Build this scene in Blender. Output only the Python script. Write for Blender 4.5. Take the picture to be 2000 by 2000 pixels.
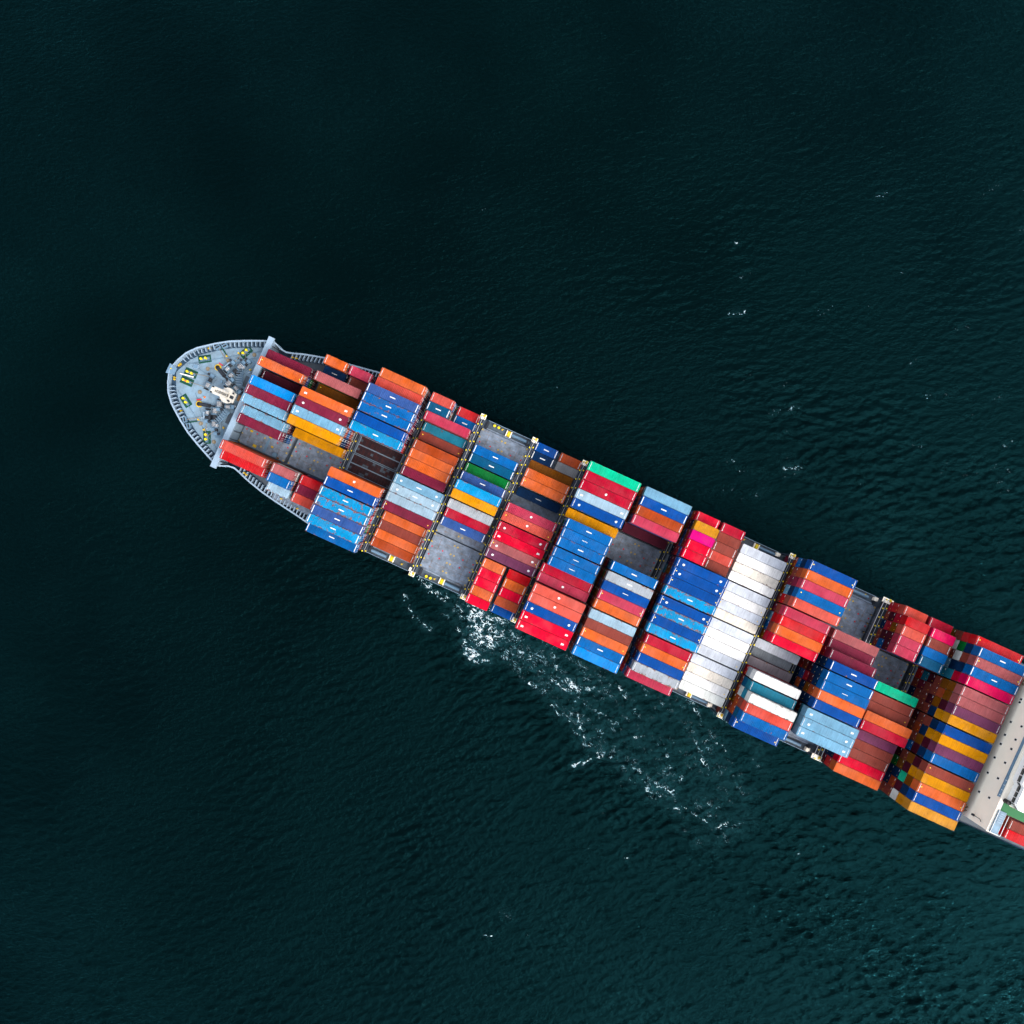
import bpy, math, random
import numpy as np
random.seed(7)
R = math.radians
for o in list(bpy.data.objects):
    bpy.data.objects.remove(o)
scene = bpy.context.scene
col = scene.collection

# ------------------------------------------------------------------ camera, sky, sun, exposure
TH = R(24.46)                     # heading of the ship in the picture
ZD = 12.0                         # height of the ship's side deck above the water
CAM_H = ZD + 185.0
cam = bpy.data.cameras.new('camera')
cam_o = bpy.data.objects.new('camera', cam); col.objects.link(cam_o)
cam.sensor_width = 36.0
cam.lens = 36.0 * 1353.0 / 2000.0
cam.clip_start = 1.0
cam.clip_end = 20000.0
cam_o.location = (0, 0, CAM_H)
cam_o.rotation_euler = (0, 0, 0)
scene.camera = cam_o

SUN_EL, SUN_AZ = R(47), R(134)    # azimuth clockwise from +Y
world = bpy.data.worlds.new('World'); scene.world = world
world.use_nodes = True
nt = world.node_tree
for n in list(nt.nodes): nt.nodes.remove(n)
sky = nt.nodes.new('ShaderNodeTexSky'); sky.sky_type = 'NISHITA'; sky.sun_disc = False
sky.sun_elevation = SUN_EL; sky.sun_rotation = SUN_AZ
sky.air_density = 1.0; sky.dust_density = 3.0; sky.ozone_density = 1.0
hs = nt.nodes.new('ShaderNodeHueSaturation'); hs.inputs['Saturation'].default_value = 0.40
bg = nt.nodes.new('ShaderNodeBackground'); bg.inputs['Strength'].default_value = 0.15
wo = nt.nodes.new('ShaderNodeOutputWorld')
veil = nt.nodes.new('ShaderNodeMix'); veil.data_type = 'RGBA'        # thin even cloud over the whole sky
veil.inputs['Factor'].default_value = .08; veil.inputs['B'].default_value = (3.2, 3.35, 3.5, 1)
nt.links.new(sky.outputs[0], hs.inputs['Color']); nt.links.new(hs.outputs[0], veil.inputs['A']); nt.links.new(veil.outputs['Result'], bg.inputs['Color'])
nt.links.new(bg.outputs[0], wo.inputs['Surface'])
sun = bpy.data.lights.new('sun', 'SUN'); sun.energy = 0.7; sun.angle = R(30); sun.color = (1.0, 0.95, 0.88)
sun_o = bpy.data.objects.new('sun', sun); col.objects.link(sun_o)
sun_o.rotation_euler = (math.pi/2 - SUN_EL, 0, math.pi - SUN_AZ)
sun_o.location = (0, 0, 300)
scene.view_settings.view_transform = 'Standard'
scene.view_settings.look = 'None'
scene.view_settings.gamma = 1.0
scene.view_settings.exposure = 1.68
scene.view_settings.use_curve_mapping = False
scene.cycles.diffuse_bounces = 1
scene.cycles.max_bounces = 4

# ------------------------------------------------------------------ small mesh kit
class MB:
    def __init__(s): s.v = []; s.f = []; s.m = []
    def add(s, vs, fs, mi=0):
        b = len(s.v); s.v += [tuple(p) for p in vs]
        for f in fs: s.f.append(tuple(i + b for i in f)); s.m.append(mi)
        return s
    def box(s, x0, x1, y0, y1, z0, z1, mi=0):
        return s.add([(x0,y0,z0),(x1,y0,z0),(x1,y1,z0),(x0,y1,z0),(x0,y0,z1),(x1,y0,z1),(x1,y1,z1),(x0,y1,z1)],
              [(0,3,2,1),(4,5,6,7),(0,1,5,4),(1,2,6,5),(2,3,7,6),(3,0,4,7)], mi)
    def cbox(s, x, y, z, dx, dy, dz, mi=0, rot=0):
        c, n = math.cos(rot), math.sin(rot)
        P = []
        for sx, sy, sz in ((-1,-1,0),(1,-1,0),(1,1,0),(-1,1,0),(-1,-1,1),(1,-1,1),(1,1,1),(-1,1,1)):
            px, py = sx*dx/2, sy*dy/2
            P.append((x + px*c - py*n, y + px*n + py*c, z + sz*dz))
        return s.add(P, [(0,3,2,1),(4,5,6,7),(0,1,5,4),(1,2,6,5),(2,3,7,6),(3,0,4,7)], mi)
    def cyl(s, p, q, r, n=12, mi=0, r2=None):
        p = np.array(p, float); q = np.array(q, float); d = q - p; L = np.linalg.norm(d); d /= L
        a = np.array((0,0,1.0)) if abs(d[2]) < .9 else np.array((1.0,0,0))
        e1 = np.cross(d, a); e1 /= np.linalg.norm(e1); e2 = np.cross(d, e1)
        r2 = r if r2 is None else r2
        vs = []
        for c, rr in ((p, r), (q, r2)):
            for i in range(n):
                t = 2*math.pi*i/n; vs.append(tuple(c + rr*(math.cos(t)*e1 + math.sin(t)*e2)))
        fs = [(i, i+n, (i+1) % n + n, (i+1) % n) for i in range(n)] + [tuple(range(n)), tuple(range(2*n-1, n-1, -1))]
        return s.add(vs, fs, mi)
    def prism(s, poly, z0, z1, mi=0):
        n = len(poly)
        ar = sum(poly[i][0]*poly[(i+1)%n][1]-poly[(i+1)%n][0]*poly[i][1] for i in range(n))
        if ar < 0: poly = poly[::-1]
        vs = [(x,y,z0) for x,y in poly] + [(x,y,z1) for x,y in poly]
        fs = [tuple(range(n-1,-1,-1)), tuple(range(n,2*n))] + [(i,(i+1)%n,(i+1)%n+n,i+n) for i in range(n)]
        return s.add(vs, fs, mi)
    def mesh(s, name, mats):
        me = bpy.data.meshes.new(name); me.from_pydata(s.v, [], s.f)
        for m in (mats if isinstance(mats, (list, tuple)) else [mats]): me.materials.append(m)
        if any(s.m): me.polygons.foreach_set('material_index', s.m)
        me.update(); return me

def obj(name, me, parent=None, loc=(0,0,0), rot=0.0):
    o = bpy.data.objects.new(name, me); col.objects.link(o)
    o.location = loc; o.rotation_euler = (0, 0, rot)
    if parent is not None: o.parent = parent
    return o
def empty(name, loc, rot=0.0):
    o = bpy.data.objects.new(name, None); col.objects.link(o)
    o.location = loc; o.rotation_euler = (0, 0, rot); o.empty_display_size = .5
    return o
def tag(o, label, cat=None, group=None, kind=None):
    if label: o['label'] = label
    if cat: o['category'] = cat
    if group: o['group'] = group
    if kind: o['kind'] = kind
    return o

# ------------------------------------------------------------------ materials
def lin(c):
    c = c/255.0
    return c/12.92 if c <= .04045 else ((c+.055)/1.055)**2.4
KALB = 0.415
def alb(rgb, k=KALB):
    return tuple(max(.0012, lin(x)*k) for x in rgb) + (1.0,)

def N(nt, t, **kw):
    n = nt.nodes.new(t)
    for k, v in kw.items():
        if k.startswith('i_'): n.inputs[k[2:].replace('_', ' ')].default_value = v
        else: setattr(n, k, v)
    return n
def new_mat(name):
    m = bpy.data.materials.new(name); m.use_nodes = True
    t = m.node_tree
    return m, t, t.nodes['Principled BSDF']

def simple(name, rgba, rough=.55, dirt=.25, scale=.6, metal=0.0, dirtcol=None, bump=0.0):
    m, t, b = new_mat(name)
    tc = N(t, 'ShaderNodeTexCoord')
    n1 = N(t, 'ShaderNodeTexNoise', i_Scale=scale, i_Detail=6.0, i_Roughness=.65)
    t.links.new(tc.outputs['Object'], n1.inputs['Vector'])
    r = N(t, 'ShaderNodeMapRange'); r.inputs['From Min'].default_value = .35; r.inputs['From Max'].default_value = .75
    t.links.new(n1.outputs['Fac'], r.inputs['Value'])
    mu = N(t, 'ShaderNodeMath', operation='MULTIPLY'); mu.inputs[1].default_value = dirt
    t.links.new(r.outputs[0], mu.inputs[0])
    mx = N(t, 'ShaderNodeMix', data_type='RGBA')
    mx.inputs['A'].default_value = rgba
    mx.inputs['B'].default_value = dirtcol or tuple(x*.55 for x in rgba[:3]) + (1,)
    t.links.new(mu.outputs[0], mx.inputs['Factor'])
    t.links.new(mx.outputs['Result'], b.inputs['Base Color'])
    b.inputs['Roughness'].default_value = rough; b.inputs['Metallic'].default_value = metal; b.inputs['Specular IOR Level'].default_value = .18
    return m

def paint(name, attr=None):
    """container paint: colour from the object (or a face attribute), alpha = how far the paint has worn"""
    m, t, b = new_mat(name)
    L = t.links
    oi = N(t, 'ShaderNodeObjectInfo')
    tc = N(t, 'ShaderNodeTexCoord')
    if attr:
        at = N(t, 'ShaderNodeAttribute', attribute_name=attr)
        base, wear = at.outputs['Color'], at.outputs['Alpha']
    else:
        base, wear = oi.outputs['Color'], oi.outputs['Alpha']
    off = N(t, 'ShaderNodeVectorMath', operation='MULTIPLY_ADD')
    cmb = N(t, 'ShaderNodeCombineXYZ')
    for i in range(3): L.new(oi.outputs['Random'], cmb.inputs[i])
    off.inputs[1].default_value = (97., 61., 43.)
    L.new(cmb.outputs[0], off.inputs[0]); L.new(tc.outputs['Object'], off.inputs[2])
    # broad fading
    n1 = N(t, 'ShaderNodeTexNoise', i_Scale=.35, i_Detail=4.0); L.new(off.outputs[0], n1.inputs['Vector'])
    # streaks that run across the roof along the corrugations
    mp = N(t, 'ShaderNodeMapping'); mp.inputs['Scale'].default_value = (3.2, .35, .35); L.new(off.outputs[0], mp.inputs['Vector'])
    n2 = N(t, 'ShaderNodeTexNoise', i_Scale=1.0, i_Detail=3.0); L.new(mp.outputs[0], n2.inputs['Vector'])
    ad = N(t, 'ShaderNodeMath', operation='ADD'); L.new(n1.outputs['Fac'], ad.inputs[0]); L.new(n2.outputs['Fac'], ad.inputs[1])
    vr = N(t, 'ShaderNodeMapRange'); vr.inputs['From Min'].default_value = .65; vr.inputs['From Max'].default_value = 1.35
    vr.inputs['To Min'].default_value = .70; vr.inputs['To Max'].default_value = 1.18
    L.new(ad.outputs[0], vr.inputs['Value'])
    hv = N(t, 'ShaderNodeHueSaturation'); L.new(base, hv.inputs['Color']); L.new(vr.outputs[0], hv.inputs['Value'])
    n5 = N(t, 'ShaderNodeTexNoise', i_Scale=.22, i_Detail=5.0, i_Roughness=.6)
    of2 = N(t, 'ShaderNodeVectorMath', operation='ADD'); of2.inputs[1].default_value = (31., 7., 3.); L.new(off.outputs[0], of2.inputs[0]); L.new(of2.outputs[0], n5.inputs['Vector'])
    sr = N(t, 'ShaderNodeMapRange'); sr.inputs['From Min'].default_value = .35; sr.inputs['From Max'].default_value = .7; sr.inputs['To Min'].default_value = 1.03; sr.inputs['To Max'].default_value = .955
    L.new(n5.outputs['Fac'], sr.inputs['Value']); L.new(sr.outputs[0], hv.inputs['Saturation'])
    # small dark specks and scrapes
    n3 = N(t, 'ShaderNodeTexNoise', i_Scale=1.5, i_Detail=7.0, i_Roughness=.75); L.new(off.outputs[0], n3.inputs['Vector'])
    sp = N(t, 'ShaderNodeMapRange'); sp.inputs['From Min'].default_value = .57; sp.inputs['From Max'].default_value = .70
    sp.inputs['To Max'].default_value = .75
    # dark run-off streaks along single corrugations
    mp3 = N(t, 'ShaderNodeMapping'); mp3.inputs['Scale'].default_value = (5.5, .55, .5); L.new(of2.outputs[0], mp3.inputs['Vector'])
    n7 = N(t, 'ShaderNodeTexNoise', i_Scale=1.0, i_Detail=4.0, i_Roughness=.6); L.new(mp3.outputs[0], n7.inputs['Vector'])
    s7 = N(t, 'ShaderNodeMapRange'); s7.inputs['From Min'].default_value = .60; s7.inputs['From Max'].default_value = .74; s7.inputs['To Max'].default_value = .16
    L.new(n7.outputs['Fac'], s7.inputs['Value'])
    a7 = N(t, 'ShaderNodeMath', operation='ADD'); L.new(n3.outputs['Fac'], a7.inputs[0]); L.new(s7.outputs[0], a7.inputs[1])
    L.new(a7.outputs[0], sp.inputs['Value'])
    mx1 = N(t, 'ShaderNodeMix', data_type='RGBA'); dk = N(t, 'ShaderNodeHueSaturation'); dk.inputs['Value'].default_value = .42; dk.inputs['Saturation'].default_value = .9; L.new(hv.outputs[0], dk.inputs['Color']); L.new(dk.outputs[0], mx1.inputs['B'])
    L.new(sp.outputs[0], mx1.inputs['Factor']); L.new(hv.outputs[0], mx1.inputs['A'])
    # rust patches, more of them near the long edges
    n4 = N(t, 'ShaderNodeTexNoise', i_Scale=1.1, i_Detail=8.0, i_Roughness=.72); L.new(off.outputs[0], n4.inputs['Vector'])
    sx = N(t, 'ShaderNodeSeparateXYZ'); L.new(tc.outputs['Object'], sx.inputs[0])
    if attr: t.links.remove(sx.inputs[0].links[0])
    ab = N(t, 'ShaderNodeMath', operation='ABSOLUTE'); L.new(sx.outputs['Y'], ab.inputs[0])
    pw = N(t, 'ShaderNodeMath', operation='POWER'); L.new(ab.outputs[0], pw.inputs[0]); pw.inputs[1].default_value = 3.0
    e1 = N(t, 'ShaderNodeMath', operation='MULTIPLY_ADD'); L.new(pw.outputs[0], e1.inputs[0]); e1.inputs[1].default_value = .085
    L.new(n4.outputs['Fac'], e1.inputs[2])
    e2 = N(t, 'ShaderNodeMath', operation='MULTIPLY_ADD'); L.new(wear, e2.inputs[0]); e2.inputs[1].default_value = .235
    L.new(e1.outputs[0], e2.inputs[2])
    rs = N(t, 'ShaderNodeMapRange'); rs.inputs['From Min'].default_value = .765; rs.inputs['From Max'].default_value = .80; rs.inputs['To Max'].default_value = .85
    L.new(e2.outputs[0], rs.inputs['Value'])
    rc = N(t, 'ShaderNodeTexNoise', i_Scale=3.0, i_Detail=3.0); L.new(off.outputs[0], rc.inputs['Vector'])
    rr = N(t, 'ShaderNodeValToRGB'); rr.color_ramp.elements[0].color = (.035, .03, .05, 1); rr.color_ramp.elements[1].color = (.22, .075, .03, 1)
    rr.color_ramp.elements[0].position = .38; rr.color_ramp.elements[1].position = .62
    L.new(rc.outputs['Fac'], rr.inputs['Fac'])
    mx2 = N(t, 'ShaderNodeMix', data_type='RGBA')
    L.new(rs.outputs[0], mx2.inputs['Factor']); L.new(mx1.outputs['Result'], mx2.inputs['A']); L.new(rr.outputs['Color'], mx2.inputs['B'])
    L.new(mx2.outputs['Result'], b.inputs['Base Color'])
    b.inputs['Roughness'].default_value = .6
    b.inputs['Specular IOR Level'].default_value = .04
    return m

M = {}
M['paint'] = paint('container_paint')
M['stack_paint'] = paint('stack_paint', 'tint')
M['marking'] = simple('white_marking', (.62, .62, .62, 1), .6, .7, 3.0, 0, (.22, .22, .23, 1))
M['yellow_marking'] = simple('yellow_marking', (.75, .5, .03, 1), .6, .2, 4)
M['galv'] = simple('galvanised_steel', (.50, .51, .53, 1), .45, .4, 3, .3)
M['casting'] = simple('casting_steel', (.10, .085, .08, 1), .6, .5, 5)
M['deck'] = simple('forecastle_deck_paint', alb((168, 204, 230)), .6, .75, .55, 0, alb((126, 134, 140)))
M['deck2'] = simple('main_deck_paint', alb((112, 130, 146)), .65, .6, .35, 0, alb((95, 85, 78)))
M['bulwark'] = simple('bulwark_paint', alb((190, 218, 242)), .5, .3, .7)
M['painted_shade'] = simple('bulwark_shade_paint', alb((62, 92, 120)), .6, .4, .8)  # dark blue-grey that paints in the shade under the bulwark stays
M['hull'] = simple('hull_paint', (.03, .06, .11, 1), .5, .3, .4)
M['hatch'] = simple('hatch_cover_paint', alb((152, 166, 190)), .6, .62, .8, 0, alb((128, 118, 108)))
M['darksteel'] = simple('dark_steel', (.020, .024, .032, 1), .5, .4, 1.5)
M['bridge'] = simple('lashing_bridge_paint', (.035, .045, .07, 1), .5, .4, 1.5)
M['paleblue'] = simple('pale_blue_paint', alb((140, 178, 208)), .5, .4, 1.2)
M['yellow'] = simple('yellow_paint', (.50, .32, .012, 1), .5, .35, 2.0)
M['byellow'] = simple('bright_yellow_paint', (.62, .47, .01, 1), .5, .1, 2.0)
M['green'] = simple('green_deck_paint', (.004, .048, .030, 1), .6, .35, 1.5)
M['wing_green'] = simple('wing_deck_green', (.010, .105, .032, 1), .6, .3, .8)
M['black'] = simple('black_paint', (.012, .012, .014, 1), .45, .3, 2)
M['red'] = simple('red_cap_paint', (.45, .02, .03, 1), .5, .3, 3)
M['orange'] = simple('orange_paint', (.62, .16, .02, 1), .5, .3, 3)
M['rust'] = simple('rusty_steel', (.16, .08, .035, 1), .8, .5, 2)
M['cream'] = simple('cream_paint', (.90, .81, .67, 1), .55, .18, .35)
M['mast'] = simple('mast_paint', (.52, .49, .43, 1), .5, .45, 1.2)
M['white'] = simple('white_paint', (.78, .77, .74, 1), .5, .12, .5)
M['glass'] = simple('dark_glass', (.012, .016, .018, 1), .15, .1, 1)
M['wood'] = simple('worn_floor_wood', (.020, .0065, .0085, 1), .75, .7, 1.3, 0, (.009, .006, .008, 1))
M['wood2'] = simple('grey_floor_wood', (.045, .055, .07, 1), .75, .6, 1.3)
M['wood3'] = simple('red_floor_wood', (.030, .0085, .0095, 1), .75, .6, 1.3)

# hatch covers carry rust streaks along and across
def hatch_mat():
    m, t, b = new_mat('hatch_cover_steel'); L = t.links
    tc = N(t, 'ShaderNodeTexCoord')
    n1 = N(t, 'ShaderNodeTexNoise', i_Scale=.55, i_Detail=8.0, i_Roughness=.7); L.new(tc.outputs['Object'], n1.inputs['Vector'])
    cr = N(t, 'ShaderNodeValToRGB'); e = cr.color_ramp.elements
    e[0].position = .32; e[0].color = alb((112, 122, 130)); e[1].position = .62; e[1].color = alb((178, 196, 220))
    L.new(n1.outputs['Fac'], cr.inputs['Fac'])
    mp = N(t, 'ShaderNodeMapping'); mp.inputs['Scale'].default_value = (.35, 2.4, 1); L.new(tc.outputs['Object'], mp.inputs['Vector'])
    n2 = N(t, 'ShaderNodeTexNoise', i_Scale=.9, i_Detail=7.0, i_Roughness=.7); L.new(mp.outputs[0], n2.inputs['Vector'])
    r2 = N(t, 'ShaderNodeMapRange'); r2.inputs['From Min'].default_value = .54; r2.inputs['From Max'].default_value = .68; r2.inputs['To Max'].default_value = .75
    L.new(n2.outputs['Fac'], r2.inputs['Value'])
    mx = N(t, 'ShaderNodeMix', data_type='RGBA'); mx.inputs['B'].default_value = (.17, .105, .055, 1)
    L.new(r2.outputs[0], mx.inputs['Factor']); L.new(cr.outputs['Color'], mx.inputs['A'])
    L.new(mx.outputs['Result'], b.inputs['Base Color']); b.inputs['Roughness'].default_value = .65; b.inputs['Specular IOR Level'].default_value = .15
    return m
M['hatch'] = hatch_mat()

# ------------------------------------------------------------------ the sea
S_DOM, S_N = 340.0, 680
rng = np.random.default_rng(11)
def filt_noise(n, dom, lo, hi, seed, sx=1.0, sy=1.0, ang=0.0):
    """periodic random field, band limited to wavelengths lo..hi metres, rms 1"""
    g = np.random.default_rng(seed).standard_normal((n, n))
    k = np.fft.fftfreq(n, d=dom/n)
    kx, ky = np.meshgrid(k, k, indexing='xy')
    a, b2 = math.cos(ang), math.sin(ang)
    kr = np.hypot((kx*a + ky*b2)*sx, (-kx*b2 + ky*a)*sy) + 1e-9
    w = np.exp(-(kr*lo)**2) * (1 - np.exp(-(kr*hi)**2))
    f = np.real(np.fft.ifft2(np.fft.fft2(g) * w))
    return f / f.std()
def ocean():
    g = rng.standard_normal((S_N, S_N)) + 1j*rng.standard_normal((S_N, S_N))
    k = 2*np.pi*np.fft.fftfreq(S_N, d=S_DOM/S_N)
    kx, ky = np.meshgrid(k, k, indexing='xy'); kk = np.hypot(kx, ky) + 1e-9
    def spec(lp, ang, p, cut):
        d = np.abs((kx*math.cos(ang) + ky*math.sin(ang))/kk)
        return np.exp(-.5*(2*np.pi/lp/kk)**2) / kk**2 * (.10 + d**p) * np.exp(-(kk*cut)**2)
    A = spec(3.6, R(104), 3, .12) + 1.5*spec(1.7, R(72), 2, .11)
    A[0, 0] = 0
    h = np.real(np.fft.ifft2(g*A))
    gx = np.gradient(h, S_DOM/S_N, axis=1)
    return h * (.115/ gx.std())
H = ocean()
xs = np.linspace(-S_DOM/2, S_DOM/2, S_N, endpoint=False)
X, Y = np.meshgrid(xs, xs, indexing='xy')
# calmer towards the top of the picture, livelier to the lower right and in the wake
patch = filt_noise(S_N, S_DOM, 30, 120, 5)
amp = .62 + .0027*(X*.75 - Y) + .13*patch
amp = np.clip(amp, .30, 1.25)
cth, sth = math.cos(TH), math.sin(TH)
U = X*cth - Y*sth; V = -X*sth - Y*cth            # ship axes: aft, and towards the lower left side
# diverging bow waves on the far side
env = np.exp(-(((V + 52)/16.0)**2)) * np.clip((U - 20)/60, 0, 1)
env2 = np.exp(-(((V - 34 - .22*np.clip(U + 20, 0, 200))/18.0)**2)) * np.clip((U + 35)/30, 0, 1)
ph = (X*math.sin(R(14)) + Y*math.cos(R(14)))
H = H*amp*(1 + 1.3*env) + .13*env*np.sin(2*np.pi*(-X*.22 + Y)/5.0 + .9*filt_noise(S_N, S_DOM, 6, 40, 8))
H = H*(1 + 1.0*env2)
fade = np.clip((S_DOM/2 - np.maximum(abs(X), abs(Y)))/14, 0, 1)
H = H*fade
def sea_height(x, y):
    i = np.clip((np.asarray(x) + S_DOM/2)/(S_DOM/S_N), 0, S_N - 2); j = np.clip((np.asarray(y) + S_DOM/2)/(S_DOM/S_N), 0, S_N - 2)
    i0 = i.astype(int); j0 = j.astype(int); fi = i - i0; fj = j - j0
    return (H[j0, i0]*(1-fi)*(1-fj) + H[j0, i0+1]*fi*(1-fj) + H[j0+1, i0]*(1-fi)*fj + H[j0+1, i0+1]*fi*fj)
outer = np.array([190, 230, 300, 450, 800, 1600, 3500, 8000.])
ax = np.concatenate([-outer[::-1], xs, [S_DOM/2], outer])
n = len(ax); no = len(outer)
Z = np.zeros((n, n)); Z[no:no+S_N, no:no+S_N] = H
AX, AY = np.meshgrid(ax, ax, indexing='xy')
co = np.stack([AX, AY, Z], -1).reshape(-1, 3).astype(np.float32)
ii = np.arange(n*n).reshape(n, n)
q = np.stack([ii[:-1, :-1], ii[:-1, 1:], ii[1:, 1:], ii[1:, :-1]], -1).reshape(-1, 4).astype(np.int32)
def grid_mesh(name, co, q):
    me = bpy.data.meshes.new(name)
    me.vertices.add(len(co)); me.vertices.foreach_set('co', np.ascontiguousarray(co, np.float32).ravel())
    me.loops.add(q.size); me.loops.foreach_set('vertex_index', q.ravel())
    me.polygons.add(len(q)); me.polygons.foreach_set('loop_start', np.arange(0, q.size, 4, dtype=np.int32))
    me.polygons.foreach_set('loop_total', np.full(len(q), 4, np.int32))
    me.update(calc_edges=True); return me
sea_me = grid_mesh('sea', co, q)
sea_me.polygons.foreach_set('use_smooth', np.ones(len(q), bool))
def sea_mat():
    m, t, b = new_mat('sea_water'); L = t.links
    tc = N(t, 'ShaderNodeTexCoord')
    mp = N(t, 'ShaderNodeMapping'); mp.inputs['Rotation'].default_value = (0, 0, R(-18)); mp.inputs['Scale'].default_value = (.62, 1.05, 1)
    L.new(tc.outputs['Object'], mp.inputs['Vector'])
    n1 = N(t, 'ShaderNodeTexNoise', i_Scale=1.15, i_Detail=5.0, i_Roughness=.62, i_Distortion=.2); L.new(mp.outputs[0], n1.inputs['Vector'])
    n3 = N(t, 'ShaderNodeTexNoise', i_Scale=.022, i_Detail=3.0); L.new(tc.outputs['Object'], n3.inputs['Vector'])
    st = N(t, 'ShaderNodeMapRange'); st.inputs['From Min'].default_value = .35; st.inputs['From Max'].default_value = .65
    st.inputs['To Min'].default_value = .55; st.inputs['To Max'].default_value = 1.0
    L.new(n3.outputs['Fac'], st.inputs['Value'])
    bp = N(t, 'ShaderNodeBump'); bp.inputs['Distance'].default_value = .62
    L.new(st.outputs[0], bp.inputs['Strength']); L.new(n1.outputs['Fac'], bp.inputs['Height'])
    n2 = N(t, 'ShaderNodeTexNoise', i_Scale=.012, i_Detail=3.0); L.new(tc.outputs['Object'], n2.inputs['Vector'])
    cr = N(t, 'ShaderNodeValToRGB'); e = cr.color_ramp.elements
    e[0].position = .35; e[0].color = (.0001, .0008, .0007, 1); e[1].position = .65; e[1].color = (.0001, .0012, .0010, 1)
    L.new(n2.outputs['Fac'], cr.inputs['Fac'])
    df = N(t, 'ShaderNodeBsdfDiffuse')
    mk_ = N(t, 'ShaderNodeAttribute', attribute_name='aeration')
    n6 = N(t, 'ShaderNodeTexNoise', i_Scale=.55, i_Detail=6.0, i_Roughness=.7, i_Distortion=1.2); L.new(tc.outputs['Object'], n6.inputs['Vector'])
    r6 = N(t, 'ShaderNodeMapRange'); r6.inputs['From Min'].default_value = .38; r6.inputs['From Max'].default_value = .68; L.new(n6.outputs['Fac'], r6.inputs['Value'])
    m6 = N(t, 'ShaderNodeMath', operation='MULTIPLY'); L.new(mk_.outputs['Fac'], m6.inputs[0]); L.new(r6.outputs[0], m6.inputs[1])
    x6 = N(t, 'ShaderNodeMix', data_type='RGBA'); x6.inputs['B'].default_value = (.008, .034, .040, 1)
    L.new(m6.outputs[0], x6.inputs['Factor']); L.new(cr.outputs['Color'], x6.inputs['A']); L.new(x6.outputs['Result'], df.inputs['Color'])
    gl = N(t, 'ShaderNodeBsdfAnisotropic'); gl.inputs['Roughness'].default_value = .23
    fr_ = N(t, 'ShaderNodeFresnel'); fr_.inputs['IOR'].default_value = 1.33
    L.new(bp.outputs[0], gl.inputs['Normal']); L.new(bp.outputs[0], fr_.inputs['Normal'])
    tn = N(t, 'ShaderNodeVectorMath', operation='SCALE'); tn.inputs[0].default_value = (.030, .195, .240)
    L.new(fr_.outputs[0], tn.inputs['Scale']); L.new(tn.outputs[0], gl.inputs['Color'])
    ad = N(t, 'ShaderNodeAddShader'); L.new(df.outputs[0], ad.inputs[0]); L.new(gl.outputs[0], ad.inputs[1])
    t.nodes.remove(b); L.new(ad.outputs[0], t.nodes['Material Output'].inputs['Surface'])
    return m
M['sea'] = sea_mat()
sea_me.materials.append(M['sea'])
sea = obj('sea', sea_me)
tag(sea, 'dark teal open sea with small wind waves around the ship', 'sea', kind='structure')

# foam of the wake: flakes lying on the water, laid out in ship axes (aft, outboard)
FN, FD = 1950, 340.0
fx = np.linspace(-FD/2, FD/2, FN, endpoint=False) + FD/FN/2
FX, FY = np.meshgrid(fx, fx, indexing='xy')
lace = filt_noise(FN, FD, .66, 4.5, 21, 1.9, 1.0, R(-38)); lace2 = filt_noise(FN, FD, .40, 1.6, 22); wob = filt_noise(FN, FD, 1.6, 8, 23); wob2 = filt_noise(FN, FD, 1.6, 8, 25)
big = filt_noise(FN, FD, 1.25, 7.0, 26, 1.7, 1.0, R(-40))
ridge = np.maximum(1 - np.abs(lace + .14*lace2)/1.0 - .08, 1 - np.abs(big + .22*lace)/.62)
dens = np.zeros((FN, FN))
def win_idx(x0, x1, y0, y1):
    f = lambda v: int(np.clip((v + FD/2)/(FD/FN), 0, FN))
    return slice(f(y0), f(y1)+1), slice(f(x0), f(x1)+1)
def blob(x, y, rx, ry, ang, d, p=2):
    m_ = 2.2*max(rx, ry); w = win_idx(x-m_, x+m_, y-m_, y+m_)
    c, s_ = math.cos(R(ang)), math.sin(R(ang)); dx, dy = FX[w] - x, FY[w] - y
    r = ((dx*c + dy*s_)/rx)**2 + ((-dx*s_ + dy*c)/ry)**2
    dens[w] = np.maximum(dens[w], d*np.exp(-r**(p/2)))
def streak(pts, wd, d):
    for (x0, y0), (x1, y1) in zip(pts[:-1], pts[1:]):
        m_ = 3*wd + 1; w = win_idx(min(x0,x1)-m_, max(x0,x1)+m_, min(y0,y1)-m_, max(y0,y1)+m_)
        l = math.hypot(x1-x0, y1-y0); ex, ey = (x1-x0)/l, (y1-y0)/l
        xx, yy = FX[w] + .35*wob2[w], FY[w] + .35*wob[w]
        a = np.clip((xx-x0)*ex + (yy-y0)*ey, 0, l); ds = np.hypot(xx-x0-a*ex, yy-y0-a*ey)
        dens[w] = np.maximum(dens[w], d*np.exp(-(ds/wd)**2))
streak([(-26.2,-19.0),(-22.0,-22.6),(-18.2,-24.4)], 1.0, .95)
streak([(-17.5,-25.0),(-11.5,-28.3)], .6, .55)
streak([(-29.9,-24.0),(-29.2,-27.5),(-26.5,-31.0),(-22.8,-33.2)], .55, .78)
blob(-18.6,-29.6,2.0,1.0,-15,.8); blob(-15.3,-33.4,1.2,.7,-35,.8); blob(-21.2,-33.3,.8,.4,-40,.6)
streak([(-10.5,-26.5),(-8.5,-30.5),(-5.5,-34.0),(-6.5,-37.5)], 2.8, 1.05)
blob(-8.6,-34.5,5.2,5.8,-20,.95); blob(-2,-35,7,4,-24,.72); blob(6,-41,8,4,-26,.62); blob(-3,-30.5,5,2,-24,.75); blob(-11.5,-39.8,3.6,1.9,-35,1.0); blob(-7.5,-42.4,2.6,.9,-8,.95)
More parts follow.
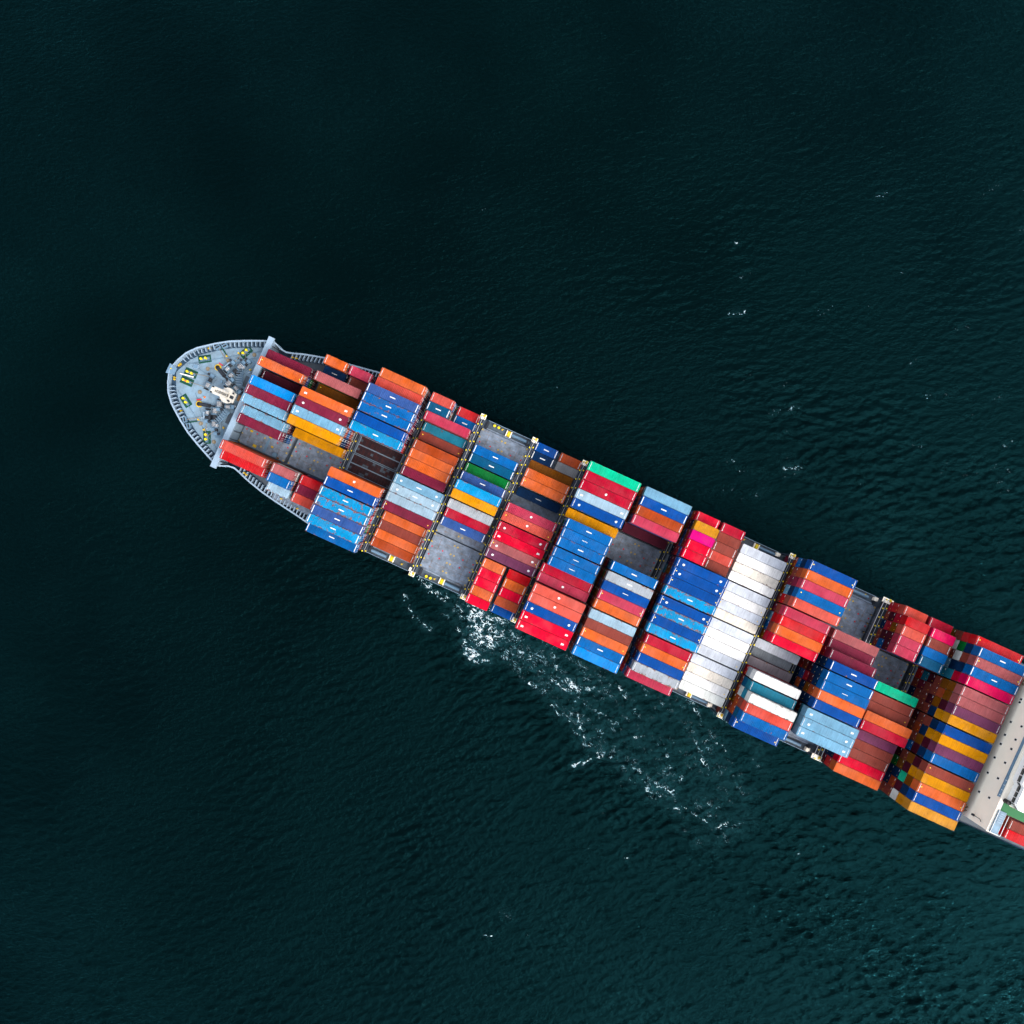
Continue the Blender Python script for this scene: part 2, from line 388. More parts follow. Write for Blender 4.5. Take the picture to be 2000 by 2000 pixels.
streak([(-13.4,-36.6),(-12.8,-40.5),(-9.2,-42.8)], .9, 1.0)
blob(-2.2,-41.3,1.7,.7,-22,1.0); blob(.5,-38.5,3.2,.8,-24,.7)
# churned water along the near side of the hull
for i in range(300):
    t = (i/299.)**1.15; u = -4 + 100*t
    off = 24.0 + random.random()**.85*(7 + .36*(u + 6))
    x = u*cth - off*sth; y = -u*sth - off*cth
    blob(x, y, 1.8+4.5*random.random(), .7+1.6*random.random(), -24 + random.uniform(-40, 10), (.68 - .24*t)*random.uniform(.55, 1.08))
blob(17.9,-49.5,3.4,2.2,-25,.92); blob(16.0,-48.0,2.0,1.0,-20,.9); blob(21.5,-50.2,2.2,1.3,-10,.7)
blob(8.9,-51.0,2.0,1.2,-30,.75); blob(4.9,-48.6,.9,.4,-35,1.0); blob(3.5,-46.8,2.4,.5,-40,.55)
streak([(11.4,-55.6),(14.6,-58.2),(19.8,-60.4)], .42, .85)
streak([(20.7,-54.2),(22.6,-56.3),(26.0,-57.6)], .35, .7)
blob(25.4,-62.6,1.6,.9,10,.75); blob(20.8,-66.0,1.4,1.6,0,.7); streak([(17.0,-72.0),(21.0,-71.0),(26.0,-68.6)], .75, .85); blob(18.0,-72.1,1.4,.35,-6,1.0)
blob(35.6,-64.0,2.4,.6,8,.72); blob(45.2,-72.8,1.8,1.0,-38,.8); blob(48.2,-76.0,1.7,1.3,-30,.8); blob(41.8,-77.2,1.8,.7,-8,.85)
blob(38.8,-79.3,.9,.45,-50,.8); blob(46.0,-84.4,2.2,.6,-6,.9); streak([(48.5,-83.8),(51.0,-85.2),(53.2,-87.0)], .35, .8)
blob(55.8,-83.1,1.4,.7,-20,.9); blob(58.5,-84.0,1.6,.4,22,.6); blob(59.8,-89.3,2.5,.9,22,1.0); blob(54.9,-88.0,1.1,.5,-35,.9); blob(65.4,-88.5,1.5,.4,10,.75)
blob(49.3,-90.4,1.5,1.0,10,.65); blob(31.0,-76.8,.6,2.0,8,.55); blob(57.0,-86.5,1.6,.4,0,.8); blob(33.0,-98.5,1.5,.5,-5,.6)
blob(-1.3,-114.6,1.6,.9,-20,.66); blob(-6.5,-120.5,2.0,.35,-6,.85); blob(4.1,-120.4,.4,1.1,-35,.8); blob(27.0,-123.8,.8,.6,0,.7)
blob(81,-97.4,1.2,.5,10,.6); blob(71,-80.4,1.8,.6,18,.5)
for x, y in ((-8,86),(63.8,76.5),(-9.0,35.0),(12.4,35.4)):
    blob(x, y, .8, .4, random.uniform(-30, 30), .75)
# longer curling streaks in the wake
for i in range(26):
    t = random.random(); u = 2 + 84*t; off = 26 + random.random()*(7 + .34*(u + 6)); a0 = R(-24 + random.uniform(-45, 5)); l_ = random.uniform(2.0, 4.5)
    x = u*cth - off*sth; y = -u*sth - off*cth; k = random.uniform(-.5, .5)
    pts_ = [(x + l_*j*math.cos(a0 + k*j), y + l_*j*math.sin(a0 + k*j)) for j in (-1, 0, 1)]
    streak(pts_, random.uniform(.3, .6), random.uniform(.55, .9))
# faint breaking crests on the diverging waves and the open sea to the far side
for i in range(60):
    x = random.uniform(52, 150); y = random.uniform(4, 36) if i < 38 else random.uniform(30, 95)
    a0 = R(random.uniform(4, 26)); l_ = random.uniform(1.0, 4.0)
    streak([(x - l_*math.cos(a0), y - l_*math.sin(a0)), (x, y + .2), (x + l_*math.cos(a0), y + l_*math.sin(a0))], random.uniform(.25, .5), random.uniform(.30, .50) if i % 9 else .7)
for i in range(26):
    x = random.uniform(-150, 150); y = random.uniform(-150, -20) if x < 40 else random.uniform(-150, -100)
    streak([(x-.8, y-.2), (x+.8, y+.2)], .3, random.uniform(.28, .42))
# nothing under the hull
FU = FX*cth - FY*sth; FV = -FX*sth - FY*cth - 3.05
dens[(np.abs(FV) < 22.0) & (FU > -60)] = 0
dens = np.where(dens > .05, dens*(1 + .26*wob2), 0)
foam = ridge > (1.20 - .66*dens)
foam &= dens > .10
jj, kk_ = np.nonzero(foam)
cx, cy = fx[kk_], fx[jj]; hs_ = FD/FN/2*1.04
zz = sea_height(cx, cy) + .06
fco = np.stack([np.stack([cx+sx*hs_, cy+sy*hs_, zz], -1) for sx, sy in ((-1,-1),(1,-1),(1,1),(-1,1))], 1).reshape(-1, 3)
fq = np.arange(len(fco), dtype=np.int32).reshape(-1, 4)
foam_me = grid_mesh('sea_foam', fco, fq)
thick = np.clip((ridge[jj, kk_] - (1.20 - .66*dens[jj, kk_]))*2.0 + .05, 0, 1)*np.clip(dens[jj, kk_]*1.45 - .12, .2, 1)
at = foam_me.attributes.new('thick', 'FLOAT', 'FACE'); at.data.foreach_set('value', thick.astype(np.float32))
def foam_mat():
    m, t, b = new_mat('foam'); L = t.links
    a = N(t, 'ShaderNodeAttribute', attribute_name='thick')
    cr = N(t, 'ShaderNodeValToRGB'); e = cr.color_ramp.elements
    e[0].position = .05; e[0].color = (.004, .022, .028, 1); e[1].position = .85; e[1].color = (.62, .68, .70, 1)
    k2 = e.new(.32); k2.color = (.075, .17, .21, 1)
    L.new(a.outputs['Fac'], cr.inputs['Fac']); L.new(cr.outputs['Color'], b.inputs['Base Color'])
    b.inputs['Roughness'].default_value = .8
    return m
foam_me.materials.append(foam_mat())
# milky, aerated water round the foam
ix = np.clip(((xs + FD/2)/(FD/FN)).astype(int), 0, FN-1)
sm = np.clip(dens, 0, 1).copy()
for _ in range(3):
    for ax_ in (0, 1): sm = (np.roll(sm, 5, ax_) + np.roll(sm, -5, ax_) + sm)/3
aer = np.zeros((n, n), np.float32); aer[no:no+S_N, no:no+S_N] = np.clip(sm[np.ix_(ix, ix)]*1.5 - .05, 0, 1)
aa = sea_me.attributes.new('aeration', 'FLOAT', 'POINT'); aa.data.foreach_set('value', aer.ravel())
fo = obj('sea_foam', foam_me)
tag(fo, 'white lacy foam of the bow wave trailing beside the hull', 'foam', kind='stuff')

# ------------------------------------------------------------------ the ship: layout constants (metres, ship axes)
V0 = 3.05                         # the ship's centreline lies this far to the lower left of the point under the camera
P, G = 2.48, .26                  # container row pitch, extra gap between hatch panels
HC = 2.66; TIER = 2.70; HATCH = .6
def vtop(r):
    g = (r > 5) + (r > 9) + (r > 13)
    return -1.5*G - 9*P + (r-1)*P + g*G
def vrow(r): return vtop(r) + P/2
def W(u, v, z):                   # ship axes -> world
    vv = v + V0
    return (u*cth - vv*sth, -u*sth - vv*cth, z + ZD)
BAY = dict(A=-67.5, B=-53.05, C=-38.5, D=-24.4, E=-9.7, F=5.0, G=19.37, H=33.9, I=49.0, J=63.1, K=77.3, L=92.0, M=106.2, N=121.6, O=152.0)
ship = empty('container_ship', W(0, 0, -ZD), -TH)
tag(ship, 'long container ship with pale blue foredeck carrying rows of stacked containers', 'ship')
def part(name, mb, mats, parent=None, loc=None, rot=0.0):
    """a part of the ship; geometry in ship axes (x aft, y = -v, z above the side deck)"""
    me = mb if isinstance(mb, bpy.types.Mesh) else mb.mesh(name, mats)
    p = parent or ship
    if loc is None: l = (0, 0, ZD) if p is ship else (0, 0, 0)
    else: l = (loc[0], -loc[1], loc[2] + (ZD if p is ship else 0))
    return obj(name, me, p, l, rot)

# hull outline: (u, half width) at the rail
OUT = [(-96.3,.01),(-96.1,1.2),(-95.5,3.2),(-94.3,5.7),(-92.4,8.0),(-90.3,9.7),(-88.6,11.0),(-85.4,13.15),(-82.2,14.75),(-79.4,16.05),(-76.4,17.35),
       (-75.0,17.9),(-74.2,17.6),(-73.2,17.05),(-72.0,16.95),(-70.5,17.4),(-68.0,18.3),(-65.7,18.95),(-62.4,19.8),(-58.2,20.55),(-52.4,21.45),(-48,22.2),(-44,22.65),(-38,22.8),
       (0,22.8),(60,22.8),(120,22.8),(160,22.6),(185,21.5),(200,19.5)]
def railz(u):
    pts = [(-96.3,5.0),(-90,4.7),(-76,4.6),(-74.6,4.4),(-73.4,2.9),(-72.2,1.5),(-71,1.05),(-46,1.0),(-44,.1),(200,.1)]
    for (a, za), (b, zb) in zip(pts[:-1], pts[1:]):
        if a <= u <= b: return za + (zb-za)*(u-a)/(b-a)
    return .1
def half(u):
    for (a, wa), (b, wb) in zip(OUT[:-1], OUT[1:]):
        if a <= u <= b: return wa + (wb-wa)*(u-a)/(b-a)
    return 22.8
mb = MB()
rings = []
for u, w in OUT:
    t = min(1, max(0, (u + 96.3)/70.0)); k = .22 + .78*t**.7
    uw = u + 11*max(0, 1 - (u + 96.3)/40.0)
    rings.append([(uw, w*k*.97, -ZD-3), (uw - 1, w*(k*.75+.25), -ZD+6), (u, w*.985, -.9), (u, w, railz(u))])
for sgn in (1, -1):
    for a, b in zip(rings[:-1], rings[1:]):
        for i in range(3):
            q4 = [a[i], b[i], b[i+1], a[i+1]]
            q4 = [(x, sgn*y, z) for x, y, z in q4]
            mb.add(q4 if sgn < 0 else q4[::-1], [(0,1,2,3)])
e = rings[-1]
mb.add([(x, y, z) for x, y, z in e] + [(x, -y, z) for x, y, z in e], [(0,1,5,4),(1,2,6,5),(2,3,7,6)])
part('hull', mb, M['hull'])
# inner skin of the bulwark and its cap rail
mb = MB(); cap = MB()
seq = [(u, w) for u, w in OUT if u <= -44]
fine = []
for (a, wa), (b, wb) in zip(seq[:-1], seq[1:]):
    k = max(1, int((b-a)/.6))
    for i in range(k): fine.append((a + (b-a)*i/k, wa + (wb-wa)*i/k))
fine.append(seq[-1])
def deckz(u): return 3.2 if u < -75.2 else -.5
for sgn in (1, -1):
    for (a, wa), (b, wb) in zip(fine[:-1], fine[1:]):
        za, zb = railz(a), railz(b)
        ia, ib = max(0, wa-.16), max(0, wb-.16)
        d = min(deckz(a), deckz(b))
        f4 = [(a+.05, sgn*ia, d), (b+.05, sgn*ib, d), (b+.05, sgn*ib, zb-.01), (a+.05, sgn*ia, za-.01)]
        mb.add(f4, [(0,1,2,3)])
        ca, cb = max(0, wa-.34), max(0, wb-.34)
        top = [(a-.06, sgn*(wa+.06), za+.05), (b-.06, sgn*(wb+.06), zb+.05), (b+.06, sgn*cb, zb+.05), (a+.06, sgn*ca, za+.05)]
        bot = [(x, y, z-.1) for x, y, z in top]
        cap.add(top + bot, [(0,1,2,3),(7,6,5,4),(0,4,5,1),(2,6,7,3)])
part('bulwark', mb, M['bulwark'])
part('cap_rail', cap, M['bulwark'])
# decks
poly = [(u, w-.12) for u, w in OUT if u <= -76.4] + [(-75.1, 17.6)]
mb = MB(); mb.prism([(u, -w) for u, w in poly] + [(u, w) for u, w in poly[::-1] if w > .05], 2.9, 3.2)
fdeck = part('forecastle_deck', mb, M['deck'])
poly = [(u, w-.1) for u, w in OUT if u >= -75.0]
mb = MB(); mb.prism([(u, -w) for u, w in poly] + [(u, w) for u, w in poly[::-1]], -.9, -.5)
part('main_deck', mb, M['deck2'])
mb = MB(); mb.box(-75.2, -75.1, -17.6, 17.6, -.5, 3.2)
part('forecastle_bulkhead', mb, M['deck'])
mb = MB(); mb2 = MB(); mb3 = MB()  # strips along the bulwark foot: shade between the stays, painted on both decks
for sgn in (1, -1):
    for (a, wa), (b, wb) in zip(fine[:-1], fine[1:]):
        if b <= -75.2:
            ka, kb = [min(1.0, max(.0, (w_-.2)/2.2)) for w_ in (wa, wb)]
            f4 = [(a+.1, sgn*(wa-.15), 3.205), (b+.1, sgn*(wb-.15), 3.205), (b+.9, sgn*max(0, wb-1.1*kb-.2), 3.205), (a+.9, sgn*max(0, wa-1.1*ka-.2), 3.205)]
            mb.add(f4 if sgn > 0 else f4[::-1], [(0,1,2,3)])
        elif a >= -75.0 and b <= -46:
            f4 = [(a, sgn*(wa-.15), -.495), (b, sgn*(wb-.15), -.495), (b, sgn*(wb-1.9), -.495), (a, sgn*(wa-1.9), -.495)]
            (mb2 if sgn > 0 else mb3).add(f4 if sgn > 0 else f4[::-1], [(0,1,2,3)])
part('painted_shade', mb, M['painted_shade']); part('painted_shade', mb2, M['painted_shade']); part('painted_shade', mb3, M['painted_shade'])
# bulwark stays (one small bracket each, shared mesh)
mb = MB(); mb.box(-.04, .04, 0, 1.5, 0, 1.2); mb.box(-.10, .10, 0, 1.5, 1.2, 1.26)
stay1 = mb.mesh('stay', M['bulwark'])
mb = MB(); mb.box(-.05, .05, 0, 1.7, 0, 1.35); mb.box(-.12, .12, 0, 1.7, 1.35, 1.42)
stay2 = mb.mesh('long_stay', M['bulwark'])
pts = [(u, w) for u, w in OUT if u <= -76]
skip = [(-89.0,-85.6), (-96.3,-95.2)]
for sgn in (1, -1):
    acc = 0; nxt = 1.0
    for (a, wa), (b, wb) in zip(pts[:-1], pts[1:]):
        l = math.hypot(b-a, wb-wa); tx, ty = (b-a)/l, (wb-wa)/l
        while nxt <= acc + l:
            s_ = nxt - acc; u = a + tx*s_; w = wa + ty*s_
            nxt += 1.12
            if any(p0 < u < p1 for p0, p1 in skip): continue
            # inward normal, in local x,y with y = -v
            nx, ny = ty, -tx
            ang = math.atan2(sgn*ny, nx) - math.pi/2
            part('stay', stay1, None, loc=(u, -sgn*w + 0, 3.2), rot=ang) if True else None
        acc += l
for sgn in (1, -1):
    u = -70.4
    while u < -46.5:
        w = half(u)
        part('stay', stay2, None, loc=(u, -sgn*(w-.1), -.5), rot=(math.pi if sgn > 0 else 0))
        u += 1.02
# breakwater across the foredeck
mb = MB(); mb.box(-75.9, -74.35, -18.45, 18.45, 5.6, 6.2)
mb.box(-75.0, -74.6, -17.7, 17.7, -.5, 5.6)
bw = part('breakwater', mb, M['bulwark'])
mb = MB(); mb.box(0, .9, -.06, .06, 0, 5.4); st = mb.mesh('breakwater_stiffener', M['deck2'])
for i in range(16): part('stiffener', st, None, bw, (-74.6, -16.5 + 2.2*i, -.5))

# ---- foredeck fittings
def bollard_set(u, v, ang):
    e = MB(); e.cbox(0, 0, 0, 3.4, 2.0, .03); b = part('bollard', e, M['green'], loc=(u, v, 3.2), rot=ang)
    m2 = MB(); m2.cbox(.1, 0, .03, 2.5, .7, .28); part('base', m2, M['paleblue'], b)
    for x in (-.62, .58):
        m3 = MB(); m3.cyl((x, 0, .3), (x, 0, .95), .24, 14); m3.cyl((x, 0, .95), (x, 0, 1.1), .32, 14); part('post', m3, M['byellow'], b)
    m4 = MB(); m4.cyl((1.15, .15, .3), (1.15, .15, .7), .14, 8); part('roller', m4, M['paleblue'], b)
for u, v, a in ((-80.9,-12.3, 65),(-90.0,-6.2, 33),(-91.8,-1.36,1),(-91.85,1.0,1),(-89.97,5.82,-34),(-80.95,12.25,-64)):
    bollard_set(u, v, R(a))
def winch(u, v, ang, L=2.6, r=.55, drums=1):
    m1 = MB(); m1.cbox(0, 0, 0, L+1.6, 1.7, .18); w = part('mooring_winch', m1, M['deck'], loc=(u, v, 3.2), rot=ang)
    for k in range(drums):
        x = (k - (drums-1)/2)*(L/drums)
        d = MB(); d.cyl((x-L/drums*.40, 0, .95), (x+L/drums*.40, 0, .95), r*.72, 14); part('drum', d, M['black'], w)
        f = MB()
        for q_ in (-.43, .43): f.cyl((x+q_*L/drums-.05, 0, .95), (x+q_*L/drums+.05, 0, .95), r*1.25, 16)
        part('flange', f, M['paleblue'], w)
        rp = MB()
        for i in range(5): rp.cyl((x-.3*L/drums+i*.15*L/drums-.05, 0, .95), (x-.3*L/drums+i*.15*L/drums+.05, 0, .95), r*.9, 12)
        part('rope', rp, M['darksteel'] if k % 2 else M['galv'], w)
    g = MB(); g.cbox(L/2+.45, 0, .18, .75, 1.1, 1.1); part('gearbox', g, M['paleblue'], w)
    g = MB(); g.cyl((L/2+.45, .5, 1.3), (L/2+.45, 1.1, 1.3), .3, 10); part('motor', g, M['darksteel'], w)
    g = MB(); g.cbox(-L/2-.4, 0, .18, .3, 1.0, 1.0); part('bearing', g, M['black'], w)
    return w
def windlass(u, v, ang, L=3.0, n=2):
    w = winch(u, v, ang, L, .66, n)
    g = MB(); g.cyl((0, -.9, .95), (0, -1.3, .95), .8, 16); part('chain_wheel', g, M['darksteel'], w)
for sg in (-1, 1):
    windlass(-80.9, sg*6.7, R(-70*sg), 5.2, 3); winch(-82.9, sg*6.9, R(-70*sg), 2.4, .5, 2); winch(-79.3, sg*8.9, R(-70*sg), 2.2, .45, 2)
    winch(-81.2, sg*3.0, R(-70*sg), 1.8, .75, 1); winch(-78.8, sg*2.6, R(20*sg), 1.6, .5, 1)
winch(-86.0, -1.1, R(88), 3.0, .6, 2)
# chain stoppers with yellow collars and anchor chain
for u, v, a in ((-84.5,-4.9,-28), (-84.9,4.75,15)):
    c = MB(); c.cbox(0, 0, 0, 3.0, .9, .7); c.cbox(0, 0, .7, 2.2, .35, .35); s0 = part('chain_stopper', c, M['darksteel'], loc=(u, v, 3.2), rot=R(a))
    y = MB(); y.cyl((-1.5, 0, 0), (-1.5, 0, .35), .85, 18); part('collar', y, M['yellow'], s0)
    y = MB(); y.cyl((-1.5, 0, .35), (-1.5, 0, .5), .55, 16); part('hawse_pipe', y, M['black'], s0)
    y = MB()
    for i in range(9): y.cbox(-1.2 + i*.5, 0, .72, .42, .26 if i % 2 else .42, .2)
    part('chain', y, M['black'], s0)
    y = MB(); y.cbox(-1.7, 1.15, 0, 1.1, .25, .5, 0, .3); part('brake_lever', y, M['red'], s0)
# raised grating platforms and the dark access openings behind them
for sgn in (-1, 1):
    c = MB(); c.cbox(0, 0, 1.0, 1.5, 4.2, .12); p0 = part('grating_platform', c, M['paleblue'], loc=(-79.1, sgn*5.6, 3.2), rot=R(-20*sgn))
    for i in range(7):
        c = MB(); c.cbox(0, -1.9 + i*.62, 1.12, 1.4, .05, .9); part('rail_post', c, M['bulwark'], p0)
    c = MB(); c.cbox(0, 0, 0, 1.6, 3.0, .05); part('deck_opening', c, M['deck2'], loc=(-77.5, sgn*5.3, 3.2))
    c = MB(); c.cbox(0, 0, 0, 2.0, 2.2, .12); part('store_hatch', c, M['paleblue'], loc=(-78.4, sgn*10.1, 3.2), rot=R(20*sgn))
    c = MB(); c.cbox(0, 0, 0, .25, 1.9, 1.1); part('wave_plate', c, M['bulwark'], loc=(-83.6, sgn*7.3, 3.2), rot=R(25*sgn))
    for k, uu in enumerate((-88.1, -86.5)):
        vv = sgn*(half(uu) - .75); c = MB(); c.cbox(0, 0, 0, 1.5, 1.5, .9); r0 = part('roller_fairlead', c, M['paleblue'], loc=(uu, vv, 3.2), rot=R(35*sgn))
        for q_ in (-.35, .35):
            c = MB(); c.cyl((q_, -.5, .95), (q_, .5, .95), .17, 10); part('roller', c, M['black'], r0)
    c = MB(); c.cbox(0, 0, 0, 2.9, .3, .25); part('fairlead_coaming', c, M['green'], loc=(-86.2, sgn*10.2, 3.2), rot=R(33*sgn))
# small yellow fittings and fire hydrants
mbv = MB(); mbv.cyl((0,0,0), (0,0,.55), .16, 8); mbv.cbox(.18, 0, .3, .5, .16, .16); mbv.cbox(0, .1, .55, .34, .34, .12); yv = mbv.mesh('yellow_valve', M['yellow'])
for u, v in ((-89.9,-9.2),(-95.2,-1.9),(-95.0,1.5),(-89.8,8.8),(-84.8,-9.3),(-82.4,-11.2),(-84.8,9.0),(-82.3,10.8),(-77.7,-8.5),(-77.8,8.1),(-89.6,-9.4),(-95.0,-2.3),(-94.8,1.9)):
    part('valve', yv, None, loc=(u, v, 3.2), rot=random.uniform(0, 3))
c = MB(); c.cyl((0,0,0), (0,0,.5), .3, 10, 0, .12); part('vent', c, M['orange'], loc=(-85.9, 2.9, 3.2))
c = MB(); c.cyl((0,0,0), (0,0,.5), .25, 10, 0, .12); part('vent', c, M['orange'], loc=(-91.6, 1.08, 4.3))
c = MB(); c.cbox(0, 0, 0, 1.25, 1.15, .7); bx = part('deck_locker', c, M['bulwark'], loc=(-91.0, -3.45, 3.2), rot=R(10))
c = MB(); c.cbox(0, 0, .7, 1.05, .95, .06); part('lid', c, M['paleblue'], bx)
c = MB(); c.prism([(-1.2,-1.35),(1.0,-.95),(1.0,.95),(-1.2,1.35)], 0, .14); pl = part('bow_platform', c, M['paleblue'], loc=(-95.7, -.1, 4.9))
c = MB(); c.cyl((-.3, .2, .14), (-.3, .2, .5), .13, 10); part('lamp', c, M['byellow'], pl)
c = MB(); c.cyl((-94.2, .1, 3.4), (-90.4, .7, 3.9), .16, 8); part('jack_staff', c, M['white'])
# mooring ropes, pipes and flaked-down coils
M['hemp'] = simple('mooring_rope', (.20, .16, .11, 1), .8, .5, 4)
for (u0, v0), (u1, v1) in (((-82.9,-7.2),(-88.0,-10.6)),((-82.9,7.2),(-87.9,10.4)),((-83.0,-6.6),(-81.2,-12.6)),((-83.0,6.6),(-81.3,12.4)),((-86.2,-2.6),(-92.2,-1.3)),((-86.2,.4),(-92.1,1.0)),((-79.4,9.4),(-81.0,12.2)),((-79.4,-9.4),(-80.9,-12.2))):
    c = MB(); c.cyl((u0, -v0, 3.9), (u1, -v1, 3.6), .07, 6); part('mooring_rope', c, M['hemp'])
for (u0, v0), (u1, v1) in (((-93.5,-3.2),(-77.0,-14.4)),((-92.8,4.2),(-77.0,14.2)),((-88.6,-3.6),(-78.0,-12.0)),((-90.8,-3.4),(-86.8,-2.6)),((-88.4,3.0),(-84.0,8.2)),((-77.2,-9.0),(-77.2,-3.0)),((-77.2,9.0),(-77.2,3.0))):
    c = MB(); c.cyl((u0, -v0, 3.32), (u1, -v1, 3.32), .06, 6); part('deck_pipe', c, M['paleblue'])
for u, v in ((-84.2,-8.4),(-83.9,9.6),(-78.6,-12.6),(-78.8,12.6),(-88.2,-4.2),(-87.6,2.2)):
    c = MB()
    for i in range(3): c.cyl((0,0,.1*i), (0,0,.1*i+.09), .55-.12*i, 14)
    part('rope_coil', c, M['hemp'], loc=(u, v, 3.2))
for i in range(26):
    u = random.uniform(-84, -76.6); v = random.uniform(-10.5, 10.5)
    if abs(v) < 1.6: continue
    c = MB(); k = random.random()
    if k < .5: c.cbox(0, 0, 0, random.uniform(.3,.8), random.uniform(.2,.5), random.uniform(.3,.9))
    else: c.cyl((0,0,0), (0,0,random.uniform(.3,.8)), random.uniform(.12,.26), 8)
    part('deck_fitting', c, random.choice([M['black'], M['darksteel'], M['bulwark'], M['paleblue'], M['rust']]), loc=(u, v, 3.2), rot=random.uniform(0, 3))
# foremast
c = MB(); c.cyl((0,0,0), (0,0,2.2), 1.0, 20); mast = part('foremast', c, M['cream'], loc=(-79.6, 0, 3.2))
c = MB(); c.cyl((0,0,2.2), (0,0,2.35), 2.05, 26); c.cbox(1.0, 0, 2.2, 2.2, 2.6, .12); part('platform', c, M['mast'], mast)
c = MB(); c.cbox(-.15, 0, 2.35, .9, 1.75, 7.6); c.cbox(-.15, 0, 9.95, .6, 1.1, 1.2); part('column', c, M['mast'], mast)
c = MB()
for i in range(22): c.cbox(.34, 0, 2.6 + i*.37, .08, .5, .06)
c.cbox(.36, -.27, 2.5, .06, .06, 7.2); c.cbox(.36, .27, 2.5, .06, .06, 7.2)
part('ladder', c, M['black'], mast)
c = MB(); c.cbox(-.1, 0, 10.9, .5, 1.7, .12); part('crosstree', c, M['mast'], mast)
for y in (-.7, .7):
    c = MB(); c.cyl((-.1, y, 11.0), (-.1, y, 11.45), .2, 10); part('lamp', c, M['black'], mast)
c = MB()
for i in range(14):
    t = 2*math.pi*i/14; c.cyl((2*math.cos(t), 2*math.sin(t), 2.35), (2*math.cos(t), 2*math.sin(t), 3.3), .04, 5)
part('guard_rail', c, M['galv'], mast)
c = MB(); c.cbox(1.2, 0, 2.36, 1.0, .8, .05); c.cbox(.9, -1.2, 2.36, .5, .4, .5); c.cbox(1.3, 1.1, 2.36, .35, .5, .4); part('platform_box', c, M['darksteel'], mast)
for k_ in range(4):
    c = MB(); c.cbox(-.15, 0, 3.8 + 1.7*k_, 1.05, 1.95, .08); part('column_band', c, M['galv'], mast)
c = MB(); c.cbox(2.6, .6, 0, .9, 1.6, 1.3); c.cbox(3.2, -.8, 0, .7, 1.0, 1.0); part('control_box', c, M['rust'], mast)
for x, y in ((2.2,-1.9),(3.0,-2.4),(2.4,2.3),(3.4,1.9),(3.6,-1.2)):
    c = MB(); c.cyl((x, y, 0), (x, y, .9), .32, 10); part('cowl_vent', c, random.choice([M['paleblue'], M['black'], M['galv']]), mast)

# ---- hatch covers under every bay
panel_rows = ((2,5),(6,9),(10,13),(14,17))
red = MB(); red.cyl((0,0,0), (0,0,.05), .21, 12); red_me = red.mesh('red_cap', M['red'])
ysk = MB(); ysk.cbox(-.12, 0, 0, .14, .42, .05); ysk.cbox(.12, .05, 0, .14, .34, .07); ysk.cbox(0, .2, 0, .34, .1, .04); ysk_me = ysk.mesh('lashing_socket', M['yellow'])
rib = MB(); rib.cbox(0, 0, 0, .06, 3.4, .03); rib_me = rib.mesh('rust_seam', M['rust'])
sm_ = MB(); sm_.cbox(0, 0, 0, 12.4, .035, .012); seam_me = sm_.mesh('panel_seam', M['rust'])
sm_ = MB(); sm_.cbox(0, 0, 0, 13.2, .14, .10); edge_me = sm_.mesh('edge_beam', M['hatch'])
hatches = {}
for b, uc in BAY.items():
    if b == 'O': continue
    for k, (r0, r1) in enumerate(panel_rows):
        if b == 'A' and k in (0, 3): continue
        va, vb = vtop(r0) + .03, vtop(r1) + P - .03
        if b == 'A': pass
        m1 = MB(); m1.box(-6.75, 6.75, -(vb-va)/2, (vb-va)/2, -1.15, 0)
        hatches[b, k] = part('hatch_cover', m1, M['hatch'], loc=(uc, (va+vb)/2, HATCH))
def dress(b, k, flip=1):
    h = hatches[b, k]
    for x in (-5.9, -2.8, 3.1, 6.1):
        for y in (-1.25, .98):
            part('red_cap', red_me, None, h, (x, y*flip, 0))
    for y in (-3.72, -1.24, 1.24, 3.72):
        for x in (-.5, .5): part('lashing_socket', ysk_me, None, h, (x + random.uniform(-.06, .06), y, 0), random.uniform(-.3, .3))
    for x in (-6.45, 6.45):
        for y in (-4.6, -2.48, 0, 2.48, 4.6): part('lashing_socket', ysk_me, None, h, (x, y, 0), 1.57)
    for y in (-2.48, 0, 2.48): part('panel_seam', seam_me, None, h, (0, y, 0))
    for x in (-4.3, 4.3):
        part('rust_seam', rib_me, None, h, (x, -2.4, 0)); part('rust_seam', rib_me, None, h, (x, 2.6, 0))
    for y in (-4.85, 4.85): part('edge_beam', edge_me, None, h, (0, y, 0))
for b, k in (('E',0),('E',2),('E',3),('B',2),('H',1),('L',0),('M',1),('A',2),('D',3)): dress(b, k)
# bay A forward hold: fittings on the low deck between the stacks
for u, v, r_, mm in ((-71.9,6.0,.35,'yellow'),(-69.6,9.3,.5,'yellow'),(-65.2,7.6,.3,'yellow'),(-66.6,5.4,.4,'yellow'),(-62.6,9.7,.3,'rust')):
    c = MB(); c.cbox(0, 0, 0, r_*1.8, r_*1.4, .35); part('lashing_socket', c, M[mm], loc=(u, v, HATCH))
c = MB(); c.cyl((0,0,0), (0,0,.9), .62, 18); part('vent_drum', c, M['paleblue'], loc=(-63.6, 9.2, HATCH))
c = MB(); c.cbox(0, 0, 0, .7, 6.0, .12); part('walkway_strip', c, M['paleblue'], loc=(-66.8, 6.9, HATCH))

# ---- posts under the outermost rows
mb = MB(); mb.box(-.25, .25, -.9, .9, 0, 1.08); post_me = mb.mesh('stanchion', M['darksteel'])
for b, uc in BAY.items():
    if b in 'ABO': continue
    for r in (1, 18):
        for x in (-5.8, 5.8): part('stanchion', post_me, None, loc=(uc + x, vrow(r), -.5))

